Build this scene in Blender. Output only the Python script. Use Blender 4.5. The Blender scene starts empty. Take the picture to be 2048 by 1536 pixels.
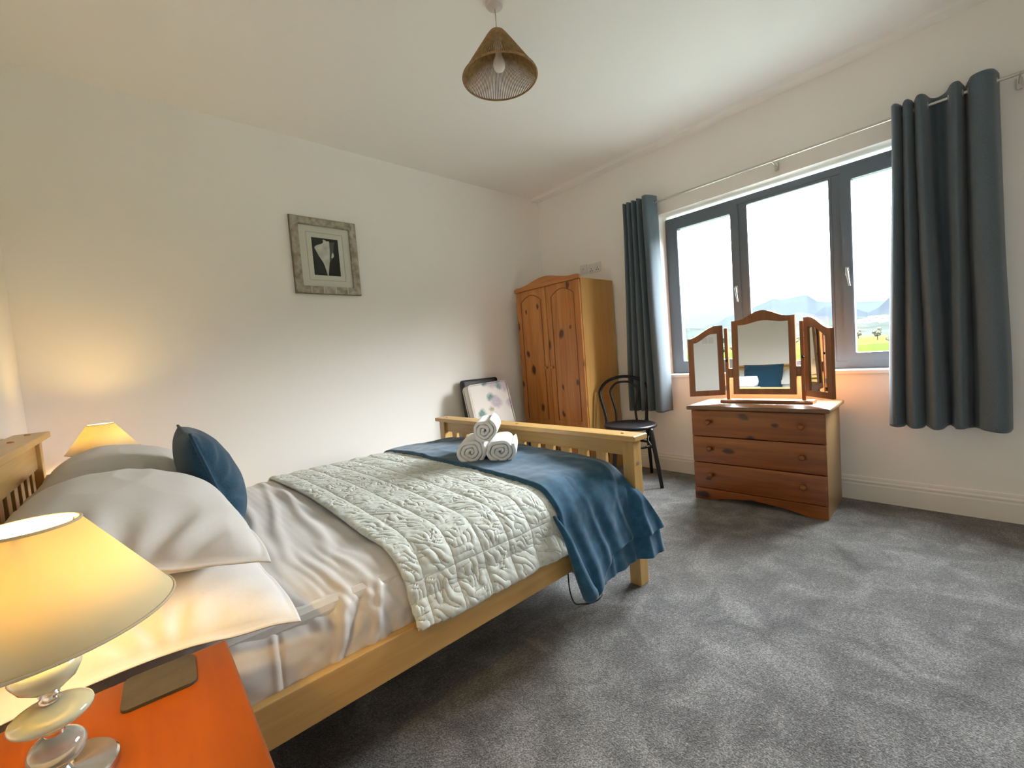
import bpy, bmesh, math, random
import numpy as np
from mathutils import Vector, Matrix

random.seed(7)
S = bpy.context.scene
COL = S.collection
PI = math.pi

# ------------------------------------------------------------------ camera
cam = bpy.data.cameras.new('camera')
cam.sensor_fit = 'HORIZONTAL'; cam.sensor_width = 36.0
cam.lens = 857.78 / 2048 * 36
cam.clip_start = 0.02; cam.clip_end = 20000
camo = bpy.data.objects.new('camera', cam); COL.objects.link(camo)
fw = Vector((0.6633625, 0.7460482, -0.0579855))
rt = Vector((0.7421116, -0.6658436, -0.0769580))
up = -Vector((-0.0960236, 0.0080193, -0.9953468))
mw = Matrix.Identity(4)
for i in range(3):
    mw[i][0] = rt[i]; mw[i][1] = up[i]; mw[i][2] = -fw[i]
mw[0][3], mw[1][3], mw[2][3] = -3.41275, -3.20430, 1.0660
camo.matrix_world = mw
S.camera = camo

# ------------------------------------------------------------------ view, world
S.view_settings.view_transform = 'Standard'
S.view_settings.look = 'None'
S.view_settings.gamma = 1.0
S.view_settings.use_curve_mapping = False
S.view_settings.exposure = 0.90
S.cycles.use_denoising = True
S.cycles.max_bounces = 14
S.cycles.diffuse_bounces = 8
S.cycles.transparent_max_bounces = 16
S.cycles.sample_clamp_indirect = 6.0
S.cycles.caustics_reflective = False
S.cycles.caustics_refractive = False

SKY = 62.0
LAMP = 188.0
LAMP_COL = (1.0, 0.64, 0.215)

w = bpy.data.worlds.new('overcast_sky'); S.world = w; w.use_nodes = True
nt = w.node_tree; nt.nodes.clear()
def nd(nt, t, **kw):
    n = nt.nodes.new(t)
    for k, v in kw.items():
        if k in n.inputs: n.inputs[k].default_value = v
        else: setattr(n, k, v)
    return n
tc = nd(nt, 'ShaderNodeTexCoord')
sx = nd(nt, 'ShaderNodeSeparateXYZ'); nt.links.new(tc.outputs['Generated'], sx.inputs[0])
noi = nd(nt, 'ShaderNodeTexNoise', Scale=3.0, Detail=4.0)
mp = nd(nt, 'ShaderNodeMapping'); mp.inputs['Scale'].default_value = (1, 1, 4)
nt.links.new(tc.outputs['Generated'], mp.inputs[0]); nt.links.new(mp.outputs[0], noi.inputs['Vector'])
ma = nd(nt, 'ShaderNodeMath', operation='MULTIPLY_ADD'); ma.inputs[1].default_value = 0.09; ma.inputs[2].default_value = -0.045
nt.links.new(noi.outputs['Fac'], ma.inputs[0])
ad = nd(nt, 'ShaderNodeMath', operation='ADD'); nt.links.new(sx.outputs['Z'], ad.inputs[0]); nt.links.new(ma.outputs[0], ad.inputs[1])
cr = nd(nt, 'ShaderNodeValToRGB')
e = cr.color_ramp.elements
e[0].position = 0.0; e[1].position = 1.0
def skyc(r, g, b): return (r / SKY, g / SKY, b / SKY, 1)
e[0].color = skyc(0.50, 0.575, 0.64); e[1].color = skyc(60, 61, 62)
for pos, c in ((0.045, (0.55, 0.62, 0.675)), (0.085, (0.67, 0.725, 0.765)), (0.120, (1.0, 1.02, 1.04)), (0.155, (8, 8.1, 8.2)), (0.215, (28, 28.3, 28.6)), (0.35, (42, 42.5, 43)), (0.6, (53, 54, 55))):
    k = e.new(pos); k.color = skyc(*c)
nt.links.new(ad.outputs[0], cr.inputs[0])
bg = nd(nt, 'ShaderNodeBackground', Strength=SKY)
nt.links.new(cr.outputs[0], bg.inputs[0])
wo = nd(nt, 'ShaderNodeOutputWorld'); nt.links.new(bg.outputs[0], wo.inputs[0])

# light portal in the window opening: emits nothing, only guides sky sampling
pl = bpy.data.lights.new('window_portal', 'AREA'); pl.shape = 'RECTANGLE'; pl.size = 1.80; pl.size_y = 1.36
pl.cycles.is_portal = True
po = bpy.data.objects.new('window_portal', pl); COL.objects.link(po)
po.matrix_world = Matrix(((0, 0, 1, 0.19), (1, 0, 0, -2.255), (0, 1, 0, 1.488), (0, 0, 0, 1)))

# ------------------------------------------------------------------ helpers
def noise(P, f=1.0, seed=0):
    """vectorised gradient noise, about -1..1; P (...,3)"""
    P = np.asarray(P, float) * f + seed * 17.31
    i = np.floor(P).astype(np.int64); fr = P - i
    u = fr * fr * fr * (fr * (fr * 6 - 15) + 10)
    def g(ix, iy, iz, dx, dy, dz):
        h = (ix * 73856093) ^ (iy * 19349663) ^ (iz * 83492791)
        h = (h ^ (h >> 13)) * 1274126177 & 0x7fffffff
        h = (h ^ (h >> 16)) & 0xffff
        a = h * (2 * np.pi / 65536.0); b = ((h * 7919) & 0xffff) / 32768.0 - 1
        q = np.sqrt(1 - b * b)
        return q * np.cos(a) * dx + q * np.sin(a) * dy + b * dz
    r = 0
    for a in (0, 1):
        for b in (0, 1):
            for c in (0, 1):
                wgt = (u[..., 0] if a else 1 - u[..., 0]) * (u[..., 1] if b else 1 - u[..., 1]) * (u[..., 2] if c else 1 - u[..., 2])
                r = r + wgt * g(i[..., 0] + a, i[..., 1] + b, i[..., 2] + c, fr[..., 0] - a, fr[..., 1] - b, fr[..., 2] - c)
    return r * 1.6
def st3(a, b, c=0.0):
    a, b = np.broadcast_arrays(a, b)
    return np.stack([a, b, np.zeros_like(a) + c], -1)
def sstep(a, b, x):
    t = np.clip((x - a) / (b - a), 0, 1); return t * t * (3 - 2 * t)

def link(o, parent=None):
    COL.objects.link(o)
    if parent is not None:
        o.parent = parent
        o.matrix_parent_inverse = Matrix.Identity(4)
def wloc(o):
    v = Vector((0, 0, 0))
    m = Matrix.Identity(4)
    while o is not None:
        m = o.matrix_basis @ m; o = o.parent
    return m
def tag(o, label=None, cat=None, group=None, kind=None):
    if label: o['label'] = label
    if cat: o['category'] = cat
    if group: o['group'] = group
    if kind: o['kind'] = kind
    return o
def empty(name, loc, rz=0.0, label=None, cat=None, group=None):
    o = bpy.data.objects.new(name, None); COL.objects.link(o)
    o.empty_display_size = 0.05
    o.location = loc; o.rotation_euler = (0, 0, rz)
    return tag(o, label, cat, group)
def finish(name, bm, mat, parent=None, smooth=False, origin=None, angle=None):
    """bm is in the local frame of parent (or world when there is none)."""
    bmesh.ops.recalc_face_normals(bm, faces=bm.faces)
    if parent is None and origin is None:
        xs = [v.co for v in bm.verts]
        lo = Vector((min(c.x for c in xs), min(c.y for c in xs), min(c.z for c in xs)))
        hi = Vector((max(c.x for c in xs), max(c.y for c in xs), max(c.z for c in xs)))
        origin = ((lo.x + hi.x) / 2, (lo.y + hi.y) / 2, lo.z)
    if origin is not None:
        bmesh.ops.translate(bm, verts=bm.verts, vec=-Vector(origin))
    me = bpy.data.meshes.new(name); bm.to_mesh(me); bm.free()
    if smooth:
        for f in me.polygons: f.use_smooth = True
        if angle:
            try: me.set_sharp_from_angle(angle=math.radians(angle))
            except Exception: pass
    if mat is not None: me.materials.append(mat)
    o = bpy.data.objects.new(name, me); link(o, parent)
    if origin is not None: o.location = origin
    return o
def struct(o): o['kind'] = 'structure'; return o

def box(bm, a, b, bev=0.0, seg=2):
    x0, y0, z0 = [min(p, q) for p, q in zip(a, b)]; x1, y1, z1 = [max(p, q) for p, q in zip(a, b)]
    vs = [bm.verts.new((x, y, z)) for x in (x0, x1) for y in (y0, y1) for z in (z0, z1)]
    idx = ((0, 1, 3, 2), (4, 6, 7, 5), (0, 4, 5, 1), (2, 3, 7, 6), (0, 2, 6, 4), (1, 5, 7, 3))
    fs = [bm.faces.new([vs[k] for k in f]) for f in idx]
    if bev > 0:
        es = set(); [es.update(f.edges) for f in fs]
        bmesh.ops.bevel(bm, geom=list(es), offset=bev, segments=seg, affect='EDGES', profile=0.5)
    return bm
def BOX(a, b, bev=0.0, seg=2): return box(bmesh.new(), a, b, bev, seg)
def lathe(bm, prof, c=(0, 0, 0), axis='z', seg=32, cap=True):
    rings = []
    for r, h in prof:
        ring = []
        for k in range(seg):
            t = 2 * PI * k / seg; ca, sa = r * math.cos(t), r * math.sin(t)
            p = {'z': (ca, sa, h), 'x': (h, ca, sa), 'y': (ca, h, sa)}[axis]
            ring.append(bm.verts.new((p[0] + c[0], p[1] + c[1], p[2] + c[2])))
        rings.append(ring)
    for a, b in zip(rings, rings[1:]):
        for k in range(seg):
            bm.faces.new((a[k], a[(k + 1) % seg], b[(k + 1) % seg], b[k]))
    if cap:
        for ring in (rings[0], rings[-1]):
            try: bm.faces.new(ring)
            except ValueError: pass
    return bm
def tube(bm, pts, r, seg=10, closed=False, cap=True, rz=None):
    pts = [Vector(p) for p in pts]; n = len(pts)
    rad = r if isinstance(r, (list, tuple)) else [r] * n
    rings = []; prev = None
    for i, p in enumerate(pts):
        if closed: t = (pts[(i + 1) % n] - pts[i - 1])
        else: t = pts[min(i + 1, n - 1)] - pts[max(i - 1, 0)]
        t.normalize()
        if prev is None:
            ref = Vector((0, 0, 1)) if abs(t.z) < 0.9 else Vector((1, 0, 0))
            u = t.cross(ref).normalized()
        else:
            u = (prev - t * prev.dot(t)).normalized()
        prev = u; v = t.cross(u)
        rings.append([bm.verts.new(p + (u * math.cos(2 * PI * k / seg) + v * math.sin(2 * PI * k / seg)) * rad[i]) for k in range(seg)])
    m = n if closed else n - 1
    for i in range(m):
        a, b = rings[i], rings[(i + 1) % n]
        off = 0
        if closed and i == n - 1:   # align the seam
            off = min(range(seg), key=lambda o: (a[0].co - b[o].co).length)
        for k in range(seg):
            bm.faces.new((a[k], a[(k + 1) % seg], b[(k + 1 + off) % seg], b[(k + off) % seg]))
    if cap and not closed:
        bm.faces.new(rings[0]); bm.faces.new(rings[-1])
    return bm
def prism(bm, outline, axis, a, b, bev=0.0):
    """outline: 2D points; axis is the extrusion axis; 2D axes are the other two in xyz order."""
    def P(q, h):
        return {'x': (h, q[0], q[1]), 'y': (q[0], h, q[1]), 'z': (q[0], q[1], h)}[axis]
    A = [bm.verts.new(P(q, a)) for q in outline]; B = [bm.verts.new(P(q, b)) for q in outline]
    n = len(outline); fs = []
    fs.append(bm.faces.new(A)); fs.append(bm.faces.new(B))
    for k in range(n): fs.append(bm.faces.new((A[k], A[(k + 1) % n], B[(k + 1) % n], B[k])))
    if bev > 0:
        es = list(fs[0].edges) + list(fs[1].edges)
        bmesh.ops.bevel(bm, geom=es, offset=bev, segments=2, affect='EDGES', profile=0.5)
    return bm
def frame_prism(bm, outer, inner, axis, a, b):
    """ring between two outlines with the same count, extruded"""
    def P(q, h):
        return {'x': (h, q[0], q[1]), 'y': (q[0], h, q[1]), 'z': (q[0], q[1], h)}[axis]
    R = [[bm.verts.new(P(q, h)) for q in o] for o, h in ((outer, a), (outer, b), (inner, b), (inner, a))]
    n = len(outer)
    for i in range(4):
        A, B = R[i], R[(i + 1) % 4]
        for k in range(n): bm.faces.new((A[k], A[(k + 1) % n], B[(k + 1) % n], B[k]))
    return bm
def catmull(pts, n=8, closed=False):
    P = [np.array(p, float) for p in pts]; out = []
    N = len(P); m = N if closed else N - 1
    for i in range(m):
        p0 = P[i - 1] if (closed or i > 0) else 2 * P[0] - P[1]
        p1 = P[i]; p2 = P[(i + 1) % N]
        p3 = P[(i + 2) % N] if (closed or i + 2 < N) else 2 * P[-1] - P[-2]
        for k in range(n):
            t = k / n
            out.append(0.5 * ((2 * p1) + (-p0 + p2) * t + (2 * p0 - 5 * p1 + 4 * p2 - p3) * t * t + (-p0 + 3 * p1 - 3 * p2 + p3) * t ** 3))
    if not closed: out.append(P[-1])
    return out
def sheet(name, G, thick, mat, parent=None, origin=None, wrap=False):
    """closed cloth from an (nu,nv,3) grid; a second layer sits thick below it."""
    G = np.asarray(G, float); nu, nv, _ = G.shape
    du = np.gradient(G, axis=0); dv = np.gradient(G, axis=1)
    N = np.cross(du, dv); N /= np.linalg.norm(N, axis=-1, keepdims=True) + 1e-12
    if thick < 0: N = -N
    H = G - N * abs(thick)
    V = np.concatenate([G.reshape(-1, 3), H.reshape(-1, 3)])
    if origin is None and parent is None:
        lo = V.min(0); hi = V.max(0); origin = ((lo[0] + hi[0]) / 2, (lo[1] + hi[1]) / 2, lo[2])
    if origin is not None: V = V - np.array(origin)
    idx = np.arange(nu * nv).reshape(nu, nv); o = nu * nv
    a, b, c, d = idx[:-1, :-1], idx[1:, :-1], idx[1:, 1:], idx[:-1, 1:]
    F = [np.stack([a, b, c, d], -1).reshape(-1, 4), np.stack([d, c, b, a], -1).reshape(-1, 4) + o]
    def rim(e, flip):
        q = np.stack([e[:-1], e[1:], e[1:] + o, e[:-1] + o], -1)
        return q[:, ::-1] if flip else q
    F += [rim(idx[0, :], False), rim(idx[-1, :], True), rim(idx[:, 0], True), rim(idx[:, -1], False)]
    F = np.concatenate(F)
    if thick < 0: F = F[:, ::-1]
    return raw(name, V, F, mat, parent, origin)
def raw(name, V, F, mat, parent=None, origin=None, smooth=True):
    me = bpy.data.meshes.new(name)
    F = np.asarray(F); n = F.shape[1]
    me.vertices.add(len(V)); me.vertices.foreach_set('co', np.asarray(V, np.float32).ravel())
    me.loops.add(F.size); me.loops.foreach_set('vertex_index', F.astype(np.int32).ravel())
    me.polygons.add(len(F)); me.polygons.foreach_set('loop_start', np.arange(0, F.size, n, dtype=np.int32))
    me.polygons.foreach_set('loop_total', np.full(len(F), n, np.int32))
    me.update(); me.validate()
    if smooth: me.polygons.foreach_set('use_smooth', np.ones(len(me.polygons), bool))
    if mat is not None: me.materials.append(mat)
    ob = bpy.data.objects.new(name, me); link(ob, parent)
    if origin is not None: ob.location = origin
    return ob
def copy_tree(o, parent=None):
    c = o.copy(); COL.objects.link(c)
    if parent is not None: c.parent = parent
    for ch in list(o.children): copy_tree(ch, c)
    return c

# ------------------------------------------------------------------ materials
def mat(name):
    m = bpy.data.materials.new(name); m.use_nodes = True
    nt = m.node_tree; b = nt.nodes['Principled BSDF']
    return m, nt, b
def plain(name, col, rough=0.5, metal=0.0, bump=0.0, bscale=200.0, var=0.0, vscale=6.0, spec=0.5, sheen=0.0, coat=0.0):
    m, nt, b = mat(name)
    b.inputs['Base Color'].default_value = (*col, 1); b.inputs['Roughness'].default_value = rough
    b.inputs['Metallic'].default_value = metal; b.inputs['Specular IOR Level'].default_value = spec
    if sheen: b.inputs['Sheen Weight'].default_value = sheen; b.inputs['Sheen Roughness'].default_value = 0.4
    if coat: b.inputs['Coat Weight'].default_value = coat; b.inputs['Coat Roughness'].default_value = 0.12
    t = nd(nt, 'ShaderNodeTexCoord')
    if var:
        n = nd(nt, 'ShaderNodeTexNoise', Scale=vscale, Detail=5.0); nt.links.new(t.outputs['Object'], n.inputs['Vector'])
        r = nd(nt, 'ShaderNodeValToRGB')
        r.color_ramp.elements[0].color = (*[c * (1 - var) for c in col], 1); r.color_ramp.elements[1].color = (*[min(1, c * (1 + var)) for c in col], 1)
        r.color_ramp.elements[0].position = 0.3; r.color_ramp.elements[1].position = 0.7
        nt.links.new(n.outputs['Fac'], r.inputs[0]); nt.links.new(r.outputs[0], b.inputs['Base Color'])
    if bump:
        n = nd(nt, 'ShaderNodeTexNoise', Scale=bscale, Detail=3.0); nt.links.new(t.outputs['Object'], n.inputs['Vector'])
        k = nd(nt, 'ShaderNodeBump', Strength=bump, Distance=0.002)
        nt.links.new(n.outputs['Fac'], k.inputs['Height']); nt.links.new(k.outputs[0], b.inputs['Normal'])
    return m
def wood(name, light, dark, axis='y', knot=None, knots=0.0, kscale=5.0, grain=28.0, rough=0.38, rnd=True, coat=0.15, gstr=0.75, plane=None, spec=0.5):
    """long-grained timber; knots>0 scatters dark knots (share of cells)."""
    m, nt, b = mat(name)
    L = nt.links.new
    t = nd(nt, 'ShaderNodeTexCoord'); oi = nd(nt, 'ShaderNodeObjectInfo')
    vm = nd(nt, 'ShaderNodeVectorMath', operation='ADD')
    sc = nd(nt, 'ShaderNodeVectorMath', operation='SCALE'); sc.inputs['Scale'].default_value = 7.3 if rnd else 0.0
    cb = nd(nt, 'ShaderNodeCombineXYZ')
    for k in range(3): L(oi.outputs['Random'], cb.inputs[k])
    L(cb.outputs[0], sc.inputs[0]); L(t.outputs['Object'], vm.inputs[0]); L(sc.outputs[0], vm.inputs[1])
    s = {'x': (0.07, 1, 1), 'y': (1, 0.07, 1), 'z': (1, 1, 0.07)}[axis]
    mp = nd(nt, 'ShaderNodeMapping'); mp.inputs['Scale'].default_value = s; L(vm.outputs[0], mp.inputs[0])
    # knots
    s2 = {'x': (0.52, 1, 1), 'y': (1, 0.52, 1), 'z': (1, 1, 0.52)}[axis]
    kd = None
    if knots > 0:
        mk = nd(nt, 'ShaderNodeMapping'); mk.inputs['Scale'].default_value = s2; L(vm.outputs[0], mk.inputs[0])
        nz = nd(nt, 'ShaderNodeTexNoise', Scale=14.0, Detail=2.0); L(mk.outputs[0], nz.inputs['Vector'])
        ds = nd(nt, 'ShaderNodeVectorMath', operation='SCALE'); ds.inputs['Scale'].default_value = 0.045
        L(nz.outputs['Color'], ds.inputs[0])
        av = nd(nt, 'ShaderNodeVectorMath', operation='ADD'); L(mk.outputs[0], av.inputs[0]); L(ds.outputs[0], av.inputs[1])
        vo = nd(nt, 'ShaderNodeTexVoronoi', Scale=kscale); vo.feature = 'F1'
        if plane:      # knots laid out over the board's face
            vo.voronoi_dimensions = '2D'; s_ = nd(nt, 'ShaderNodeSeparateXYZ'); c_ = nd(nt, 'ShaderNodeCombineXYZ')
            L(av.outputs[0], s_.inputs[0])
            for k_, ax_ in enumerate([q for q in 'XYZ' if q != plane.upper()]): L(s_.outputs[ax_], c_.inputs[k_])
            L(c_.outputs[0], vo.inputs['Vector'])
        else: L(av.outputs[0], vo.inputs['Vector'])
        sp = nd(nt, 'ShaderNodeSeparateColor'); L(vo.outputs['Color'], sp.inputs[0])
        th = nd(nt, 'ShaderNodeMath', operation='LESS_THAN'); th.inputs[1].default_value = knots; L(sp.outputs[0], th.inputs[0])
        rr = nd(nt, 'ShaderNodeMapRange'); rr.inputs['From Min'].default_value = 0; rr.inputs['From Max'].default_value = 1
        rr.inputs['To Min'].default_value = 0.07; rr.inputs['To Max'].default_value = 0.19; L(sp.outputs[1], rr.inputs[0])
        dv = nd(nt, 'ShaderNodeMath', operation='DIVIDE'); L(vo.outputs['Distance'], dv.inputs[0]); L(rr.outputs[0], dv.inputs[1])
        kr = nd(nt, 'ShaderNodeMapRange'); kr.inputs['From Min'].default_value = 0.6; kr.inputs['From Max'].default_value = 1.25
        kr.inputs['To Min'].default_value = 1; kr.inputs['To Max'].default_value = 0; kr.clamp = True; L(dv.outputs[0], kr.inputs[0])
        kd = nd(nt, 'ShaderNodeMath', operation='MULTIPLY'); L(kr.outputs[0], kd.inputs[0]); L(th.outputs[0], kd.inputs[1])
    n1 = nd(nt, 'ShaderNodeTexNoise', Scale=grain, Detail=6.0, Roughness=0.6, Distortion=0.6); L(mp.outputs[0], n1.inputs['Vector'])
    n2 = nd(nt, 'ShaderNodeTexNoise', Scale=grain * 0.22, Detail=3.0, Distortion=1.2); L(mp.outputs[0], n2.inputs['Vector'])
    mx = nd(nt, 'ShaderNodeMath', operation='MULTIPLY_ADD'); mx.inputs[1].default_value = 0.6; L(n1.outputs['Fac'], mx.inputs[0])
    m2 = nd(nt, 'ShaderNodeMath', operation='MULTIPLY'); m2.inputs[1].default_value = 0.4; L(n2.outputs['Fac'], m2.inputs[0]); L(m2.outputs[0], mx.inputs[2])
    ramp = nd(nt, 'ShaderNodeValToRGB'); L(mx.outputs[0], ramp.inputs[0])
    q = 0.5 * gstr * 0.36
    ramp.color_ramp.elements[0].position = 0.5 - q * 0.8; ramp.color_ramp.elements[1].position = 0.5 + q
    ramp.color_ramp.elements[0].color = (*dark, 1); ramp.color_ramp.elements[1].color = (*light, 1)
    out = ramp.outputs[0]
    if kd is not None:
        mixc = nd(nt, 'ShaderNodeMix'); mixc.data_type = 'RGBA'
        L(kd.outputs[0], mixc.inputs[0]); L(out, mixc.inputs[6]); mixc.inputs[7].default_value = (*(knot or (0.06, 0.02, 0.012)), 1)
        out = mixc.outputs[2]
    L(out, b.inputs['Base Color'])
    b.inputs['Roughness'].default_value = rough; b.inputs['Specular IOR Level'].default_value = spec
    b.inputs['Coat Weight'].default_value = coat; b.inputs['Coat Roughness'].default_value = 0.2
    bp = nd(nt, 'ShaderNodeBump', Strength=0.12, Distance=0.001); L(mx.outputs[0], bp.inputs['Height']); L(bp.outputs[0], b.inputs['Normal'])
    return m

M = {}
M['wall'] = plain('warm_white_paint', (0.945, 0.925, 0.89), 0.85, bump=0.08, bscale=350, spec=0.2)
M['ceiling'] = plain('ceiling_paint', (0.94, 0.925, 0.895), 0.9, bump=0.06, bscale=300, spec=0.2)
M['trim'] = plain('white_satin_paint', (0.86, 0.83, 0.78), 0.4)
M['sill'] = plain('white_gloss_paint', (0.84, 0.84, 0.82), 0.3)
M['upvc'] = plain('anthracite_frame', (0.125, 0.158, 0.195), 0.45, bump=0.05, bscale=900)
M['gasket'] = plain('black_gasket', (0.01, 0.01, 0.011), 0.6)
M['chrome'] = plain('polished_chrome', (0.80, 0.80, 0.80), 0.12, metal=1.0)
M['steel'] = plain('brushed_steel', (0.62, 0.60, 0.56), 0.28, metal=1.0)
M['plastic'] = plain('white_plastic', (0.80, 0.79, 0.77), 0.35)
M['dark'] = plain('dark_hole', (0.015, 0.014, 0.013), 0.6)
M['black'] = plain('black_lacquer', (0.009, 0.008, 0.010), 0.38, spec=0.3)
M['blackleather'] = plain('black_leather', (0.013, 0.013, 0.014), 0.5, bump=0.3, bscale=160)
PL, PD = (0.60, 0.25, 0.06), (0.42, 0.145, 0.028)
KN = (0.095, 0.028, 0.011)
for ax in 'xyz':
    M['pine_' + ax] = wood('antique_pine_' + ax, PL, PD, ax, KN, 0.55, 7.0, coat=0.2, plane='x')
    M['mirrorpine_' + ax] = wood('brown_pine_' + ax, (0.33, 0.125, 0.035), (0.21, 0.07, 0.018), ax, KN, 0.0, coat=0.2)
    M['toppine_' + ax] = wood('bounce_dimmed_pine_top_' + ax, (0.19, 0.100, 0.048), (0.14, 0.068, 0.030), ax, KN, 0.0, coat=0.2)  # chest top colour darkened and greyed to weaken the light it bounces
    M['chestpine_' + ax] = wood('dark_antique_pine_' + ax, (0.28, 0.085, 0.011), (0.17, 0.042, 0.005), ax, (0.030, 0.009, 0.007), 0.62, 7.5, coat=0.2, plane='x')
    M['clearpine_' + ax] = wood('antique_pine_plain_' + ax, PL, PD, ax, KN, 0.0, coat=0.2)
    M['oakpine_' + ax] = wood('pale_pine_' + ax, (0.60, 0.39, 0.145), (0.47, 0.275, 0.085), ax, None, 0.0, grain=34, coat=0.1, gstr=0.9)
M['panel_z'] = wood('foiled_side_panel', (0.52, 0.30, 0.09), (0.43, 0.225, 0.06), 'z', (0.25, 0.10, 0.03), 0.10, 4.0, gstr=1.1)
M['chestside_z'] = wood('chest_side_panel', (0.34, 0.21, 0.085), (0.28, 0.165, 0.06), 'z', None, 0.0, 4.0, gstr=1.1)
M['nightpine_x'] = wood('orange_pine_x', (0.225, 0.053, 0.0015), (0.14, 0.028, 0.0008), 'x', (0.15, 0.03, 0.01), 0.22, 6.0, coat=0.0, rough=0.5, gstr=1.8, plane='z', spec=0.2)
M['nightpine_y'] = wood('orange_pine_y', (0.225, 0.053, 0.0015), (0.14, 0.028, 0.0008), 'y', (0.055, 0.012, 0.003), 0.30, 7.0, coat=0.0, rough=0.5, gstr=1.8, plane='z', spec=0.2)
M['nightpine_z'] = wood('orange_pine_z', (0.225, 0.053, 0.0015), (0.14, 0.028, 0.0008), 'z', (0.15, 0.03, 0.01), 0.18, 6.0, coat=0.0, rough=0.5, gstr=1.8, plane='z', spec=0.2)
M['groove'] = plain('dark_routed_line', (0.20, 0.068, 0.016), 0.5)
M['slate'] = plain('grey_slate', (0.028, 0.024, 0.017), 0.85, bump=0.6, bscale=60, var=0.25, vscale=30)

def carpet_mat():
    m, nt, b = mat('speckled_grey_carpet'); L = nt.links.new
    t = nd(nt, 'ShaderNodeTexCoord')
    n1 = nd(nt, 'ShaderNodeTexNoise', Scale=190.0, Detail=2.0, Roughness=0.7); L(t.outputs['Object'], n1.inputs['Vector'])
    n2 = nd(nt, 'ShaderNodeTexNoise', Scale=7.0, Detail=4.0, Distortion=0.8); L(t.outputs['Object'], n2.inputs['Vector'])
    n3 = nd(nt, 'ShaderNodeTexNoise', Scale=75.0, Detail=3.0); L(t.outputs['Object'], n3.inputs['Vector'])
    a = nd(nt, 'ShaderNodeMath', operation='MULTIPLY_ADD'); a.inputs[1].default_value = 0.48; L(n1.outputs['Fac'], a.inputs[0])
    c = nd(nt, 'ShaderNodeMath', operation='MULTIPLY'); c.inputs[1].default_value = 0.22; L(n3.outputs['Fac'], c.inputs[0]); L(c.outputs[0], a.inputs[2])
    d = nd(nt, 'ShaderNodeMath', operation='MULTIPLY_ADD'); d.inputs[1].default_value = 0.30; L(n2.outputs['Fac'], d.inputs[0]); L(a.outputs[0], d.inputs[2])
    r = nd(nt, 'ShaderNodeValToRGB'); L(d.outputs[0], r.inputs[0])
    E = r.color_ramp.elements
    E[0].position = 0.36; E[0].color = (0.045, 0.045, 0.048, 1)
    E[1].position = 0.66; E[1].color = (0.385, 0.385, 0.385, 1)
    k = E.new(0.50); k.color = (0.140, 0.141, 0.144, 1)
    L(r.outputs[0], b.inputs['Base Color'])
    b.inputs['Roughness'].default_value = 0.95; b.inputs['Specular IOR Level'].default_value = 0.1
    b.inputs['Sheen Weight'].default_value = 0.25; b.inputs['Sheen Roughness'].default_value = 0.5
    bp = nd(nt, 'ShaderNodeBump', Strength=1.0, Distance=0.012); L(d.outputs[0], bp.inputs['Height']); L(bp.outputs[0], b.inputs['Normal'])
    return m
M['carpet'] = carpet_mat()

def fabric(name, col, rough=0.85, weave=900.0, bump=0.35, sheen=0.2, var=0.08, vscale=120.0, stripe=None):
    m, nt, b = mat(name); L = nt.links.new
    t = nd(nt, 'ShaderNodeTexCoord')
    n = nd(nt, 'ShaderNodeTexNoise', Scale=vscale, Detail=4.0); L(t.outputs['Object'], n.inputs['Vector'])
    r = nd(nt, 'ShaderNodeValToRGB'); L(n.outputs['Fac'], r.inputs[0])
    r.color_ramp.elements[0].position = 0.3; r.color_ramp.elements[1].position = 0.7
    r.color_ramp.elements[0].color = (*[c * (1 - var) for c in col], 1); r.color_ramp.elements[1].color = (*[min(1, c * (1 + var)) for c in col], 1)
    L(r.outputs[0], b.inputs['Base Color'])
    b.inputs['Roughness'].default_value = rough; b.inputs['Specular IOR Level'].default_value = 0.25
    b.inputs['Sheen Weight'].default_value = sheen; b.inputs['Sheen Roughness'].default_value = 0.45
    n2 = nd(nt, 'ShaderNodeTexNoise', Scale=weave, Detail=2.0); L(t.outputs['Object'], n2.inputs['Vector'])
    bp = nd(nt, 'ShaderNodeBump', Strength=bump, Distance=0.001); L(n2.outputs['Fac'], bp.inputs['Height']); L(bp.outputs[0], b.inputs['Normal'])
    if stripe:   # woven satin stripe: alternates gloss along one axis
        sep = nd(nt, 'ShaderNodeSeparateXYZ'); L(t.outputs['Object'], sep.inputs[0])
        mu = nd(nt, 'ShaderNodeMath', operation='MULTIPLY'); mu.inputs[1].default_value = 2 * PI / stripe[1]; L(sep.outputs[stripe[0]], mu.inputs[0])
        si = nd(nt, 'ShaderNodeMath', operation='SINE'); L(mu.outputs[0], si.inputs[0])
        mr = nd(nt, 'ShaderNodeMapRange'); mr.inputs['From Min'].default_value = -0.3; mr.inputs['From Max'].default_value = 0.3
        mr.inputs['To Min'].default_value = 0.36; mr.inputs['To Max'].default_value = 0.62; L(si.outputs[0], mr.inputs[0])
        L(mr.outputs[0], b.inputs['Roughness'])
        b.inputs['Specular IOR Level'].default_value = 0.5
    return m
M['sheet'] = fabric('white_satin_stripe_cotton', (0.60, 0.58, 0.57), 0.5, 900, 0.15, 0.1, 0.02, stripe=('X', 0.022))
M['pillow'] = fabric('white_pillow_cotton', (0.59, 0.57, 0.55), 0.6, 900, 0.2, 0.1, 0.02)
M['quilt'] = fabric('pale_sage_cotton', (0.58, 0.61, 0.57), 0.6, 700, 0.2, 0.15, 0.05)
M['throw'] = fabric('teal_blue_fleece', (0.020, 0.086, 0.158), 0.9, 420, 0.6, 0.30, 0.22, 35.0)
M['cushion'] = fabric('petrol_blue_linen', (0.014, 0.050, 0.088), 0.85, 500, 0.6, 0.2, 0.25, 220.0)
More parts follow.
